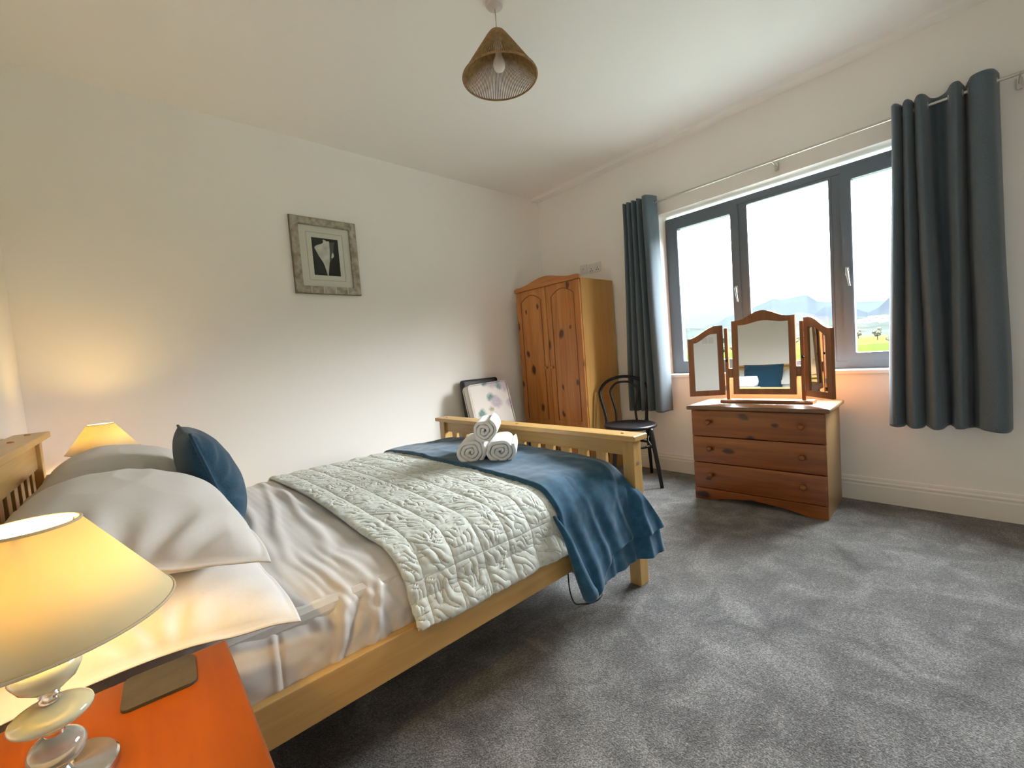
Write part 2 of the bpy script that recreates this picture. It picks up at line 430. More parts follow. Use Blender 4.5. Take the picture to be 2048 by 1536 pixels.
M['curtain'] = fabric('slate_blue_curtain', (0.11, 0.145, 0.175), 0.85, 600, 0.5, 0.25, 0.14, 260.0)
M['towel'] = fabric('white_terry', (0.82, 0.80, 0.77), 0.95, 260, 1.0, 0.3, 0.03, 90.0)

# ================================================================== ROOM
H = 2.7077
XB, YN = -3.81, -4.50          # headboard wall, wall behind the camera
WT = 0.24                      # outer wall thickness
Y0, Y1, Z0, Z1 = -1.361, -3.150, 0.810, 2.166   # window opening

struct(finish('floor', BOX((XB - .2, YN - .2, -0.12), (WT, .2, 0)), M['carpet'], origin=(0, 0, 0)))
struct(finish('ceiling', BOX((XB - .2, YN - .2, H), (WT, .2, H + .15)), M['ceiling'], origin=(0, 0, 0)))
struct(finish('wall_left', BOX((XB, 0, 0), (0, .2, H)), M['wall'], origin=(0, 0, 0)))
struct(finish('wall_back', BOX((XB - .2, YN, 0), (XB, .2, H)), M['wall'], origin=(0, 0, 0)))
struct(finish('wall_near', BOX((XB, YN - .2, 0), (0, YN, H)), M['wall'], origin=(0, 0, 0)))
bm = bmesh.new()
out = [(.2, 0), (YN - .2, 0), (YN - .2, H), (.2, H)]
inn = [(Y0, Z0), (Y1, Z0), (Y1, Z1), (Y0, Z1)]
frame_prism(bm, out, inn, 'x', 0, WT)
struct(finish('wall_right', bm, M['wall'], origin=(0, 0, 0)))
# shallow plaster swelling where the ceiling boards meet the window wall
bm = bmesh.new()
prism(bm, [(0, H), (-.135, H), (-.112, H - .006), (-.100, H - .022), (-.02, H - .018), (0, H - .020)], 'y', YN, 0)
struct(finish('trim_1', bm, M['ceiling'], smooth=True, angle=50, origin=(0, 0, H)))
def skirt(name, path, mt):
    """profile (out, z) swept along a straight wall; path=(axis, fixed, sign, a, b)"""
    axis, fx, sg, a, b = path
    prof = [(0, 0), (.018, 0), (.018, .100), (.015, .108), (.0155, .114), (.0175, .118), (.017, .124), (.011, .131), (.009, .142), (.006, .150), (0, .153)]
    bm = bmesh.new()
    if axis == 'y': prism(bm, [(fx + sg * o, z) for o, z in prof], 'y', a, b)
    else: prism(bm, [(fx + sg * o, z) for o, z in prof], 'x', a, b)
    return struct(finish(name, bm, mt, origin=(0, 0, 0)))
skirt('baseboard_right', ('y', 0, -1, YN, 0), M['trim'])
skirt('baseboard_left', ('x', 0, -1, XB, -0.018), M['trim'])
skirt('baseboard_back', ('y', XB, 1, YN, -0.018), M['trim'])
skirt('baseboard_near', ('x', YN, 1, XB + .018, -0.018), M['trim'])

# ---- window
win = struct(empty('window_1', (0.10, (Y0 + Y1) / 2, Z0)))
def wl(x, y, z): return (x - 0.10, y - (Y0 + Y1) / 2, z - Z0)
def wframe(name, y0, y1, z0, z1, wd, xa, xb, par, off=None):
    o = [(y0, z0), (y1, z0), (y1, z1), (y0, z1)]
    i = [(y0 - wd, z0 + wd), (y1 + wd, z0 + wd), (y1 + wd, z1 - wd), (y0 - wd, z1 - wd)]
    bm = bmesh.new()
    frame_prism(bm, [wl(0, *q)[1:] for q in o], [wl(0, *q)[1:] for q in i], 'x', xa - .10, xb - .10)
    bmesh.ops.bevel(bm, geom=list(bm.edges), offset=.004, segments=2, affect='EDGES')
    return finish(name, bm, M['upvc'], par)
ZB = Z0 + .024
wframe('window_frame', Y0, Y1, ZB, Z1 - .030, .052, .10, .17, win)
for nm, a, b in (('mullion', -1.940, -1.990), ('mullion', -2.512, -2.562)):
    finish(nm, BOX(wl(.102, a, ZB + .05), wl(.168, b, Z1 - .08), .004), M['upvc'], win)
def glassmat(nm='window_glass', ior=1.45):
    m, nt, b = mat(nm); L = nt.links.new
    nt.nodes.remove(b)
    tr = nd(nt, 'ShaderNodeBsdfTransparent'); tr.inputs[0].default_value = (0.97, 0.985, 0.98, 1)
    gl = nd(nt, 'ShaderNodeBsdfGlossy', Roughness=0.0)
    fr = nd(nt, 'ShaderNodeFresnel', IOR=1.45)
    ge = nd(nt, 'ShaderNodeNewGeometry'); io = nd(nt, 'ShaderNodeMapRange')   # the back of the thin pane reflects as its front does
    io.inputs['To Min'].default_value = ior; io.inputs['To Max'].default_value = 1 / ior
    L(ge.outputs['Backfacing'], io.inputs[0]); L(io.outputs[0], fr.inputs['IOR'])
    mx = nd(nt, 'ShaderNodeMixShader'); L(fr.outputs[0], mx.inputs[0]); L(tr.outputs[0], mx.inputs[1]); L(gl.outputs[0], mx.inputs[2])
    L(mx.outputs[0], nt.nodes['Material Output'].inputs[0]); return m
M['glass'] = glassmat(); M['picglass'] = glassmat('low_glare_picture_glass', 1.12)
def sash(y0, y1, hy, flip):
    z0, z1 = ZB + .044, Z1 - .074
    s = wframe('sash', y0, y1, z0, z1, .058, .088, .150, win)
    finish('glass_pane', BOX(wl(.118, y0 - .054, z0 + .054), wl(.122, y1 + .054, z1 - .054)), M['glass'], s)
    h = bmesh.new(); zc = 1.46
    box(h, wl(.078, hy - .012, zc - .028), wl(.089, hy + .012, zc + .028), .003)
    box(h, wl(.055, hy - .008, zc + .002), wl(.080, hy + .008, zc + .018), .004)
    tube(h, [wl(.058, hy, zc + .012), wl(.056, hy - .004 * flip, zc - .03), wl(.058, hy - .012 * flip, zc - .095)], [.008, .0075, .0055], 10)
    finish('handle', h, M['chrome'], s, True, angle=40)
    return s
sash(-1.410, -1.945, -1.917, 1)
sash(-2.560, -3.104, -2.590, 1)
finish('bead', frame_prism(bmesh.new(), [wl(0, *q)[1:] for q in [(-1.988, ZB + .050), (-2.514, ZB + .050), (-2.514, Z1 - .080), (-1.988, Z1 - .080)]],
       [wl(0, *q)[1:] for q in [(-2.004, ZB + .066), (-2.498, ZB + .066), (-2.498, Z1 - .096), (-2.004, Z1 - .096)]], 'x', .0, .03), M['upvc'], win)
finish('glass_pane', BOX(wl(.128, -1.99, ZB + .054), wl(.132, -2.512, Z1 - .084)), M['glass'], win)
finish('window_sill', BOX(wl(-.024, Y0 - .0 + .0, Z0 - .004), wl(.10, Y1, Z0 + .0235), .006, 3), M['sill'], win)
finish('outer_sill', BOX(wl(.171, Y0, Z0 + .001), wl(.28, Y1, Z0 + .022), .004), M['upvc'], win)

# ================================================================== OUTSIDE
def meadow_mat():
    m, nt, b = mat('meadow'); L = nt.links.new
    t = nd(nt, 'ShaderNodeTexCoord'); sep = nd(nt, 'ShaderNodeSeparateXYZ'); L(t.outputs['Object'], sep.inputs[0])
    n = nd(nt, 'ShaderNodeTexNoise', Scale=0.035, Detail=5.0); L(t.outputs['Object'], n.inputs['Vector'])
    a = nd(nt, 'ShaderNodeMath', operation='MULTIPLY_ADD'); a.inputs[1].default_value = 40.0; L(n.outputs['Fac'], a.inputs[0]); L(sep.outputs[0], a.inputs[2])
    mr = nd(nt, 'ShaderNodeMapRange'); mr.inputs['From Min'].default_value = 0; mr.inputs['From Max'].default_value = 600; L(a.outputs[0], mr.inputs[0])
    r = nd(nt, 'ShaderNodeValToRGB'); L(mr.outputs[0], r.inputs[0]); E = r.color_ramp.elements
    E[0].position = 0; E[0].color = (0.0082, 0.0158, 0.0026, 1); E[1].position = 1; E[1].color = (0.0135, 0.0157, 0.0110, 1)
    for p_, c in ((0.235, (0.0086, 0.0160, 0.0028, 1)), (0.26, (0.0105, 0.0130, 0.0052, 1)), (0.31, (0.0158, 0.0112, 0.0042, 1)), (0.42, (0.0160, 0.0118, 0.0048, 1)), (0.50, (0.0110, 0.0132, 0.0061, 1))):
        k = E.new(p_); k.color = c
    n2 = nd(nt, 'ShaderNodeTexNoise', Scale=1.2, Detail=4.0); L(t.outputs['Object'], n2.inputs['Vector'])
    hs = nd(nt, 'ShaderNodeHueSaturation'); mr2 = nd(nt, 'ShaderNodeMapRange'); mr2.inputs['To Min'].default_value = .75; mr2.inputs['To Max'].default_value = 1.25
    L(n2.outputs['Fac'], mr2.inputs[0]); L(mr2.outputs[0], hs.inputs['Value']); L(r.outputs[0], hs.inputs['Color'])
    L(hs.outputs[0], b.inputs['Base Color']); b.inputs['Roughness'].default_value = 1.0; b.inputs['Specular IOR Level'].default_value = 0.0
    return m
M['meadow'] = meadow_mat()
GZ = -2.0
bm = bmesh.new()
v = [bm.verts.new(c) for c in ((0.6, -3000, GZ), (6000, -3000, GZ), (6000, 6000, GZ), (0.6, 6000, GZ))]
bm.faces.new(v); r_ = bmesh.ops.extrude_face_region(bm, geom=list(bm.faces)); bmesh.ops.translate(bm, verts=[q for q in r_['geom'] if isinstance(q, bmesh.types.BMVert)], vec=(0, 0, -3))
o = finish('meadow', bm, M['meadow'], origin=(0, 0, GZ)); struct(o)
tag(o, 'green meadow with an ochre rushy band seen through the window', 'field')

M['added_gravel'] = plain('bounce_gravel', (0.056, 0.064, 0.056), 1.0, bump=.5, bscale=60, var=.2, vscale=40, spec=0)
gy = finish('bounce_yard', BOX((.30, -16, GZ - .2), (13, 12, GZ + .03)), M['added_gravel'], origin=(0, 0, GZ)); struct(gy)  # unseen slab, added to bounce skylight up onto the ceiling
tag(gy, 'unseen yard slab added below the window to bounce skylight indoors', 'yard')

CX, CY, CZ = -3.41275, -3.2043, 1.066
def hill(name, prof, r0, r1, matl, label, seed, rough=0.05):
    """terrain whose skyline, from the room, has the listed (azimuth, elevation) degrees"""
    az = np.radians(np.linspace(prof[0][0], prof[-1][0], 160))
    el = np.interp(np.degrees(az), [q[0] for q in prof], [q[1] for q in prof])
    ridge = np.tan(np.radians(el)) * r1
    t = np.linspace(0, 1.5, 60)
    A, T = np.meshgrid(az, t, indexing='ij')
    Rr = r0 + (r1 - r0) * T
    prf = np.where(T <= 1, sstep(0, 1, T) ** 0.85 * (0.9 + .1 * T), 1 - 0.9 * sstep(1, 1.5, T))
    X = CX + Rr * np.cos(A); Y = CY + Rr * np.sin(A)
    Z = (ridge[:, None] + CZ) * prf
    P = np.stack([X, Y, Z * 0], -1)
    n = noise(P, 6.0 / r1, seed) + .5 * noise(P, 16.0 / r1, seed + 1) + .25 * noise(P, 40. / r1, seed + 2)
    Z = Z * (1 + rough * n * np.minimum(1, 4 * np.abs(1 - T))) - 0.5 + GZ * (1 - prf)
    Z[:, 0] = GZ - 2; Z[:, -1] = GZ - 2
    G = np.stack([X, Y, Z], -1)
    o = sheet(name, G, -20.0, matl)
    tag(o, label, 'hill'); return o
M['hill_far'] = plain('haze_painted_blue_moor', (0.0088, 0.0112, 0.0145), 1.0, var=0.06, vscale=0.004, spec=0.0)  # distance haze is put into the base colours of all three hills
M['hill_mid'] = plain('haze_painted_grey_moor', (0.0080, 0.0100, 0.0125), 1.0, var=0.10, vscale=0.006, spec=0.0)
M['hill_near'] = plain('haze_painted_woodland', (0.0085, 0.0105, 0.0100), 1.0, var=0.28, vscale=0.03, spec=0.0)
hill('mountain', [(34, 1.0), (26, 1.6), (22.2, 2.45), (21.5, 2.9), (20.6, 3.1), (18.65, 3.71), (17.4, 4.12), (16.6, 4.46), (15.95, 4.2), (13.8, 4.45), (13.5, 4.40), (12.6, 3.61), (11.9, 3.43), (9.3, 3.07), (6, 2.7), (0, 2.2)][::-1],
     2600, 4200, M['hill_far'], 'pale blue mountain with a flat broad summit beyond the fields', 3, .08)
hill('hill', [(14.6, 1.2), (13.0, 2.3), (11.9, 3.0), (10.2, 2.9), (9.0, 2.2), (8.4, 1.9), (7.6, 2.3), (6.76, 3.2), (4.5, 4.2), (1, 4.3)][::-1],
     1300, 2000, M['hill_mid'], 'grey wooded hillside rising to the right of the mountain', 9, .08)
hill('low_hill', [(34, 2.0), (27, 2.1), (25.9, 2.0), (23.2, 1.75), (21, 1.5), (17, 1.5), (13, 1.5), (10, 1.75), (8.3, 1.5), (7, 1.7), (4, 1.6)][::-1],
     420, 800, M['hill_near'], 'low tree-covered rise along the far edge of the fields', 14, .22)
# trees along the field edge, each with crown and trunk
M['leaf1'] = plain('winter_twigs', (0.0185, 0.0205, 0.0150), 1.0, var=0.35, vscale=0.6, spec=0)
M['leaf2'] = plain('olive_foliage', (0.0125, 0.0160, 0.0085), 1.0, var=0.35, vscale=0.6, spec=0)
M['bark'] = plain('bark', (0.0120, 0.0100, 0.0080), 1.0, spec=0)
def tree_proto(seed, matl, tall):
    rg = random.Random(seed)
    t = empty('tree', (0, 0, 0))
    c = bmesh.new()
    for k in range(9):
        b0 = bmesh.new(); bmesh.ops.create_icosphere(b0, subdivisions=2, radius=rg.uniform(.8, 1.5))
        for q in b0.verts: q.co *= rg.uniform(.75, 1.2)
        off = Vector((rg.uniform(-1.3, 1.3), rg.uniform(-1.3, 1.3), tall * rg.uniform(.45, 1.0)))
        for q in b0.verts: q.co += off
        me = bpy.data.meshes.new('tmp'); b0.to_mesh(me); c.from_mesh(me); bpy.data.meshes.remove(me); b0.free()
    finish('crown', c, matl, t)
    finish('trunk', tube(bmesh.new(), [(0, 0, 0), (.1, 0, tall * .4), (0, .1, tall * .7)], [.28, .2, .1], 8), M['bark'], t)
    return t
protos = [tree_proto(1, M['leaf1'], 5.0), tree_proto(5, M['leaf2'], 3.6), tree_proto(9, M['leaf1'], 6.5)]
rg = random.Random(4); used = set()
spots = []
for a in np.linspace(5.8, 28.5, 22):
    spots.append((a + rg.uniform(-.25, .25), rg.uniform(120, 300)))
names = ['middling pale twiggy tree at the field edge', 'low rounded olive bush at the field edge', 'tall pale twiggy tree at the field edge']
def ordinal(n):
    return ['first', 'second', 'third', 'fourth', 'fifth', 'sixth', 'seventh', 'eighth', 'ninth', 'tenth', 'eleventh', 'twelfth', 'thirteenth', 'fourteenth', 'fifteenth', 'sixteenth', 'seventeenth', 'eighteenth', 'nineteenth', 'twentieth', 'twenty-first', 'twenty-second', 'twenty-third', 'twenty-fourth'][n - 1]
for k, (a, r) in enumerate(spots):
    j = rg.randrange(3)
    if j not in used: tr = protos[j]; used.add(j)
    else: tr = copy_tree(protos[j])
    tr.location = (CX + r * math.cos(math.radians(a)), CY + r * math.sin(math.radians(a)), GZ)
    s = rg.uniform(.5, .8) * r / 230
    tr.scale = (s, s, s * rg.uniform(.8, 1.05)); tr.rotation_euler = (0, 0, rg.uniform(0, 6))
    tag(tr, '%s, %s from the right curtain' % (names[j], ordinal(k + 1)), 'tree', 'trees along the field edge')
M['render'] = plain('white_render', (0.0220, 0.0225, 0.0230), 0.9)
M['slateroof'] = plain('pale_slate_roof', (0.0120, 0.0135, 0.0155), 0.8)
def house(a, r, z, L_, lab):
    t = empty('house', (CX + r * math.cos(math.radians(a)), CY + r * math.sin(math.radians(a)), z), .5, lab, 'house')
    finish('walls', BOX((-3, -L_ / 2, -5), (3, L_ / 2, 3.2)), M['render'], t)
    finish('roof', prism(bmesh.new(), [(-3.4, 3.2), (3.4, 3.2), (0, 5.2)], 'y', -L_ / 2 - .3, L_ / 2 + .3), M['slateroof'], t)
    wn = finish('window', BOX((-3.05, -1.6, .8), (-2.98, -.4, 2.2)), M['dark'], t)
house(7.75, 610, 12.2, 15, 'long white house on the rise at far right')
house(8.75, 600, 10.0, 10, 'small white house left of the long one')
house(7.00, 590, 10.6, 12, 'white house closest to the right curtain')

# ================================================================== BED
bed = empty('bed', (-2.71, -1.35, 0), 0, 'pale pine king-size bed with slatted headboard and footboard', 'bed')
def bl(x, y, z): return (x + 2.71, y + 1.35, z)
def bbox(name, a, b, mt, bev=.003, par=None, smooth=False): return finish(name, BOX(bl(*a), bl(*b), bev), M[mt], par or bed)
BY0, BY1 = -2.146, -0.565
XF0, XF1 = -1.788, -1.725      # footboard post depth
for y in (BY0, BY1 - .058):
    bbox('leg', (XF0, y, 0), (XF1, y + .058, .664), 'oakpine_z')
cap = bbox('top_cap', (XF0 - .022, BY0 - .022, .664), (XF1 + .022, BY1 + .022, .689), 'oakpine_y', .004)
for y in (-.62, -1.36, -2.075):
    finish('screw_cap', lathe(bmesh.new(), [(.008, 0), (.008, .003), (.004, .0045)], bl(-1.757, y, .6885), seg=16), M['clearpine_x'], cap, True, angle=40)
bbox('top_rail', (-1.772, BY0 + .058, .592), (-1.740, BY1 - .058, .664), 'oakpine_y')
bbox('bottom_rail', (-1.772, BY0 + .058, .24), (-1.740, BY1 - .058, .345), 'oakpine_y')
for k in range(12):
    y = BY1 - .058 - .0605 - k * .1128 - .055
    bbox('slat', (-1.767, y, .345), (-1.745, y + .055, .592), 'oakpine_z', .002)
finish('bolt', lathe(bmesh.new(), [(.009, .002), (.009, -.002), (.005, -.0035)], bl(-1.757, BY0, .560), 'y', 16), M['steel'], bed, True, angle=40)
# side rails
for y in (-2.128, -0.608):
    bbox('side_rail', (-3.70, y, .238), (XF0, y + .026, .345), 'oakpine_x', .003)
# headboard
XH0, XH1 = -3.765, -3.705
for y in (BY0, BY1 - .058):
    bbox('leg', (XH0, y, 0), (XH1, y + .058, .888), 'oakpine_z')
cap = bbox('top_cap', (XH0 - .020, BY0 - .022, .888), (XH1 + .026, BY1 + .022, .913), 'oakpine_y', .004)
for y in (-.66, -.98, -1.73, -2.05):
    finish('screw_cap', lathe(bmesh.new(), [(.009, 0), (.009, .004), (.004, .006)], bl(-3.73, y, .9125), seg=16), M['clearpine_x'], cap, True, angle=40)
bbox('top_rail', (-3.750, BY0 + .058, .770), (-3.718, BY1 - .058, .888), 'oakpine_y')
bbox('bottom_rail', (-3.750, BY0 + .058, .26), (-3.718, BY1 - .058, .36), 'oakpine_y')
for k in range(12):
    y = BY1 - .058 - .0605 - k * .1128 - .055
    bbox('slat', (-3.745, y, .36), (-3.723, y + .055, .770), 'oakpine_z', .002)

# ---- bedding: one cross-section curve, offset outwards layer by layer
def crosssec(off, flare=0.0, zend=.335, R=.125, n=700, far=True):
    """polyline (y,z) from the far hem over the top to the near hem, dense, with arc length"""
    yn, yf = -2.098 - off * .6, -.612 + off * .6
    zt = .533 + off
    pts = []
    if far:
        pts += [(yf + flare * .3, z) for z in np.linspace(.36, zt - R, 30)]
        pts += [(yf - R + R * math.cos(t), zt - R + R * math.sin(t)) for t in np.linspace(0, PI / 2, 24)[1:]]
    pts += [(y, zt) for y in np.linspace(yf - R, yn + R, 200)[1:]]
    pts += [(yn + R - R * math.sin(t), zt - R + R * math.cos(t)) for t in np.linspace(0, PI / 2, 40)[1:]]
    z1 = zt - R
    for z in np.linspace(z1, zend, 60)[1:]:
        u = (z1 - z) / (z1 - zend); pts.append((yn - flare * sstep(0, 1, u), z))
    P = np.array(pts)
    P[:, 1] += np.where(P[:, 1] > .4, .018 * np.clip(1 - ((P[:, 0] + 1.38) / .62) ** 2, -.6, 1), 0)   # gentle crown
    # smooth
    for _ in range(12): P[1:-1] = .25 * P[:-2] + .5 * P[1:-1] + .25 * P[2:]
    d = np.r_[0, np.cumsum(np.hypot(*np.diff(P, axis=0).T))]
    return P, d
def drape(prof, s):
    P, d = prof
    y = np.interp(s, d, P[:, 0]); z = np.interp(s, d, P[:, 1])
    e = 4e-3
    ty = np.interp(s + e, d, P[:, 0]) - np.interp(s - e, d, P[:, 0]); tz = np.interp(s + e, d, P[:, 1]) - np.interp(s - e, d, P[:, 1])
    l = np.hypot(ty, tz) + 1e-9
    return y, z, tz / l, -ty / l      # outward normal (ny,nz): up on top, -y on the near side

# mattress in its fitted sheet
pr = crosssec(0.0, 0.0, .30); D = pr[1][-1]
xs = np.linspace(-3.69, -1.80, 420); ss = np.linspace(0, D, 460)
Xg, Sg = np.meshgrid(xs, ss, indexing='ij')
y, z, ny, nz = drape(pr, Sg)
P = np.stack([Xg, y, z], -1)
ed = np.minimum(1, np.minimum(Xg + 3.69, -1.80 - Xg) / .10)
near = sstep(-1.75, -2.0, y)
h = .006 * noise(P * (1, .6, 1), 4.0, 1) + .003 * noise(P * (2.2, .8, .8), 6.0, 2)
# long soft folds running down the near side and over the edge
q = Xg * 1.0 + .12 * noise(P, 3.0, 4) + .10 * (z - .5)
h += near * (.007 * np.abs(noise(st3(q, y * .25), 16.0, 5)) + .004 * noise(st3(q, z * .8), 34.0, 6))
for x0, a, wd, sl in ((-3.06, .010, .016, .25), (-2.99, .008, .014, -.2), (-3.02, -.008, .012, .5), (-2.965, .007, .010, .3), (-3.21, -.003, .004, .02), (-3.222, .002, .006, .03)):
    h += near * a * np.exp(-((Xg - x0 - sl * (z - .45)) / wd) ** 2) * sstep(.52, .44, z)
for x0, a, sl in ((-2.97, .007, .10), (-3.05, .006, .16), (-3.13, .006, .05), (-2.94, .005, -.04)):
    h += (1 - near) * a * np.exp(-((Xg - x0 - sl * (y + 1.4) - .02 * noise(P, 3., 7)) / .018) ** 2)
zz = z + nz * h; yy = y + ny * h
zz = zz - (1 - np.sqrt(np.clip(1 - (1 - ed) ** 2, 0, 1))) * .09 * (z > .4)
mattress = sheet('mattress', np.stack([Xg, yy, zz], -1), .004, M['sheet'])
tag(mattress, 'mattress in a white satin-stripe fitted sheet on the pine bed', 'mattress')
mo = Vector(mattress.location)
core = finish('mattress_core', BOX(Vector((-3.68, -2.085, .30)) - mo, Vector((-1.81, -.625, .50)) - mo, .03, 3), M['pillow'], mattress)

# ---- quilt
pr = crosssec(.012, .032, .328); D = pr[1][-1]
nx_, ns_ = 230, 620
v_ = np.linspace(0, 1, nx_); s0 = .18
u_ = np.linspace(0, 1, ns_)
Vg, Ug = np.meshgrid(v_, u_, indexing='ij')
Sg = s0 + Ug * (D - s0)
wob = .010 * noise(st3(Ug * 3, Vg * .2), 1.0, 21)
xl = -2.915 + .030 * sstep(.75, 1, Ug) + wob; xr = -2.150 - .105 * sstep(.80, .92, Ug)
hemw = .006 * noise(st3(Vg * 6, 0 * Vg), 1.0, 22) * sstep(.85, 1, Ug)
Xg = xl + (xr - xl) * Vg
Sg = Sg - (.008 + hemw) * (1 - .8 * sstep(0, .2, Vg)) * Ug
y, z, ny, nz = drape(pr, Sg)
P = np.stack([Xg, y, z], -1)
# channels across the bed every 11 cm, cross seams near the hem
cell = .108; cx_ = (Xg + 2.915 + .028) / cell
dx_ = np.abs(cx_ - np.round(cx_)) * cell
cs_ = (D - Sg) ; cross = np.minimum(np.abs(cs_ - .132), np.abs(cs_ - .262))
for k in (.60, .80, 1.1, 1.35, 1.6): cross = np.minimum(cross, np.abs(cs_ - k) + .0025)
seam = np.minimum(dx_, cross)
edge = np.minimum(np.minimum((Xg - xl), (D - Sg)), 1.0)
puff = .0050 * (1 - np.exp(-seam / .012)) 
warp = P + .010 * np.stack([noise(P, 26., 24), noise(P, 26., 34), 0 * Xg], -1)
lowf = noise(P, 9.0, 27)
body = 1 - np.exp(-seam / .010)
dg = np.stack([Xg * .8 + Sg * .6, Sg * .8 - Xg * .6, 0 * Xg], -1) + .012 * np.stack([noise(P, 24., 24), noise(P, 24., 34), 0 * Xg], -1)
wa = np.abs(noise(dg * (.28, 1.0, 1.0), 62.0, 25))          # fine puckers running three ways
wb = np.abs(noise(warp * (1.0, .26, .26), 66.0, 26))
wc = np.abs(noise(np.stack([warp[..., 0], Sg, 0 * Xg], -1) * (.26, 1.0, 1.0), 58.0, 28))
ma_ = sstep(-.25, .25, noise(P, 13.0, 30)); mb_ = sstep(-.25, .25, noise(P, 11.0, 31))
wrk = ma_ * wa + (1 - ma_) * (mb_ * wb + (1 - mb_) * wc)
wrk = .65 * np.minimum(wrk, .5) + .35 * np.minimum(wb, .5) * (1 - ma_) + .2 * np.minimum(wa, .5)
h = puff + body * (.0112 * wrk - .0025) + .003 * lowf
h *= sstep(-.004, .012, edge)
h += .006 * near.mean() * 0
# hem lifts in shallow scallops
h += sstep(.10, 0, D - Sg) * .012 * noise(st3(Xg, 0 * Xg), 9.0, 29)
quilt = sheet('quilt', np.stack([Xg, y + ny * h, z + nz * h], -1), .010, M['quilt'])
tag(quilt, 'pale sage stitched quilt across the middle of the bed, hanging over the side rail', 'quilt')

# ---- blue throw
def fold(x, c, w): return np.exp(-((x - c) / w) ** 2)
def throw_layer(name, off, flare, zend, xl_top, xl_bot, xr_top, xr_bot, hem, seed, parent=None, amp=1.0, s0=.0, thick=.006):
    pr = crosssec(off, flare, zend, R=.135); D = pr[1][-1]
    nx_, ns_ = 200, 460
    Vg, Ug = np.meshgrid(np.linspace(0, 1, nx_), np.linspace(0, 1, ns_), indexing='ij')
    Dv = D - hem(Vg)
    Sg = s0 + Ug * (Dv - s0)
    dn = sstep(D - .52, D - .02, Sg)
    xl = xl_top + (xl_bot - xl_top) * dn + .012 * noise(st3(Sg * 3, 0 * Sg), 1.0, seed)
    xr = xr_top + (xr_bot - xr_top) * sstep(D - .47, D - .12, Sg)
    Xg = xl + (xr - xl) * Vg
    y, z, ny, nz = drape(pr, Sg)
    P = np.stack([Xg, y, z], -1)
    side = sstep(D - .50, D - .18, Sg)
    h = .010 * noise(P * (1, .7, 1), 5.0, seed + 1) * (1 - side) + .004 * noise(P, 14.0, seed + 2)
    q = Vg + .03 * noise(st3(Sg * 4, Vg * 2), 1.0, seed + 3)
    fl = 0
    q = q + .16 * (1 - sstep(D - .42, D - .02, Sg)) * (.5 - Vg)       # folds fan out from the corner of the bed
    for c, wd, a in ((.03, .055, .024), (.20, .050, .013), (.36, .030, .008), (.50, .060, .014), (.67, .028, .008), (.80, .050, .014), (.98, .040, .016)):
        fl = fl + a * fold(q, c, wd)
    fl = fl + .004 * noise(st3(q * 9, Sg * 2), 1.0, seed + 8)
    h = h + amp * side * fl
    # soft diagonal creases on the top
    h = h + (1 - side) * (.006 * fold(noise(P * (1, .5, 1), 3.0, seed + 5), 0, .12))
    # left edge rolls under into a thick fold
    h = h + .012 * (sstep(.0, .03, Vg) - 1) * (1 - side)
    y = y - .050 * sstep(-1.84, -1.785, Xg) * sstep(D - .44, D - .30, Sg)      # passes outside the bed post
    Z = z + nz * h
    Z = Z - sstep(-1.82, -1.785, Xg) * .03 * (1 - side)          # tucks down against the footboard
    return sheet(name, np.stack([Xg, y + ny * h, Z], -1), thick, M['throw'], parent)
throw = throw_layer('blue_throw', .034, .060, .10, -2.275, -2.235, -1.795, -1.690,
                    lambda V: .060 - .042 * sstep(.03, .12, V) + .125 * sstep(.08, .50, V) + .020 * sstep(.45, 1.0, V), 40)
tag(throw, 'teal blue fleece throw across the foot of the bed, trailing over the near corner', 'throw')
to = throw.location
bpy.context.view_layer.update()
under = throw_layer('under_layer', .024, .048, .10, -2.215, -2.165, -1.795, -1.700,
                    lambda V: .040 + .008 * sstep(.1, .5, V) + .012 * sstep(.5, 1, V), 60, None, .6)
under.parent = throw; under.location = Vector(under.location) - to
# the rolled corner hanging lowest
tl = bmesh.new()
path = catmull([(-2.282, -2.110, .470), (-2.274, -2.160, .400), (-2.262, -2.192, .30), (-2.236, -2.206, .21), (-2.210, -2.208, .160)], 8)
n_ = len(path)
tube(tl, [Vector(q) - Vector(to) for q in path], [.005 + .029 * (k / n_) ** .8 for k in range(n_ - 3)] + [.030, .024, .010], 18)
finish('rolled_corner', tl, M['throw'], throw, True)

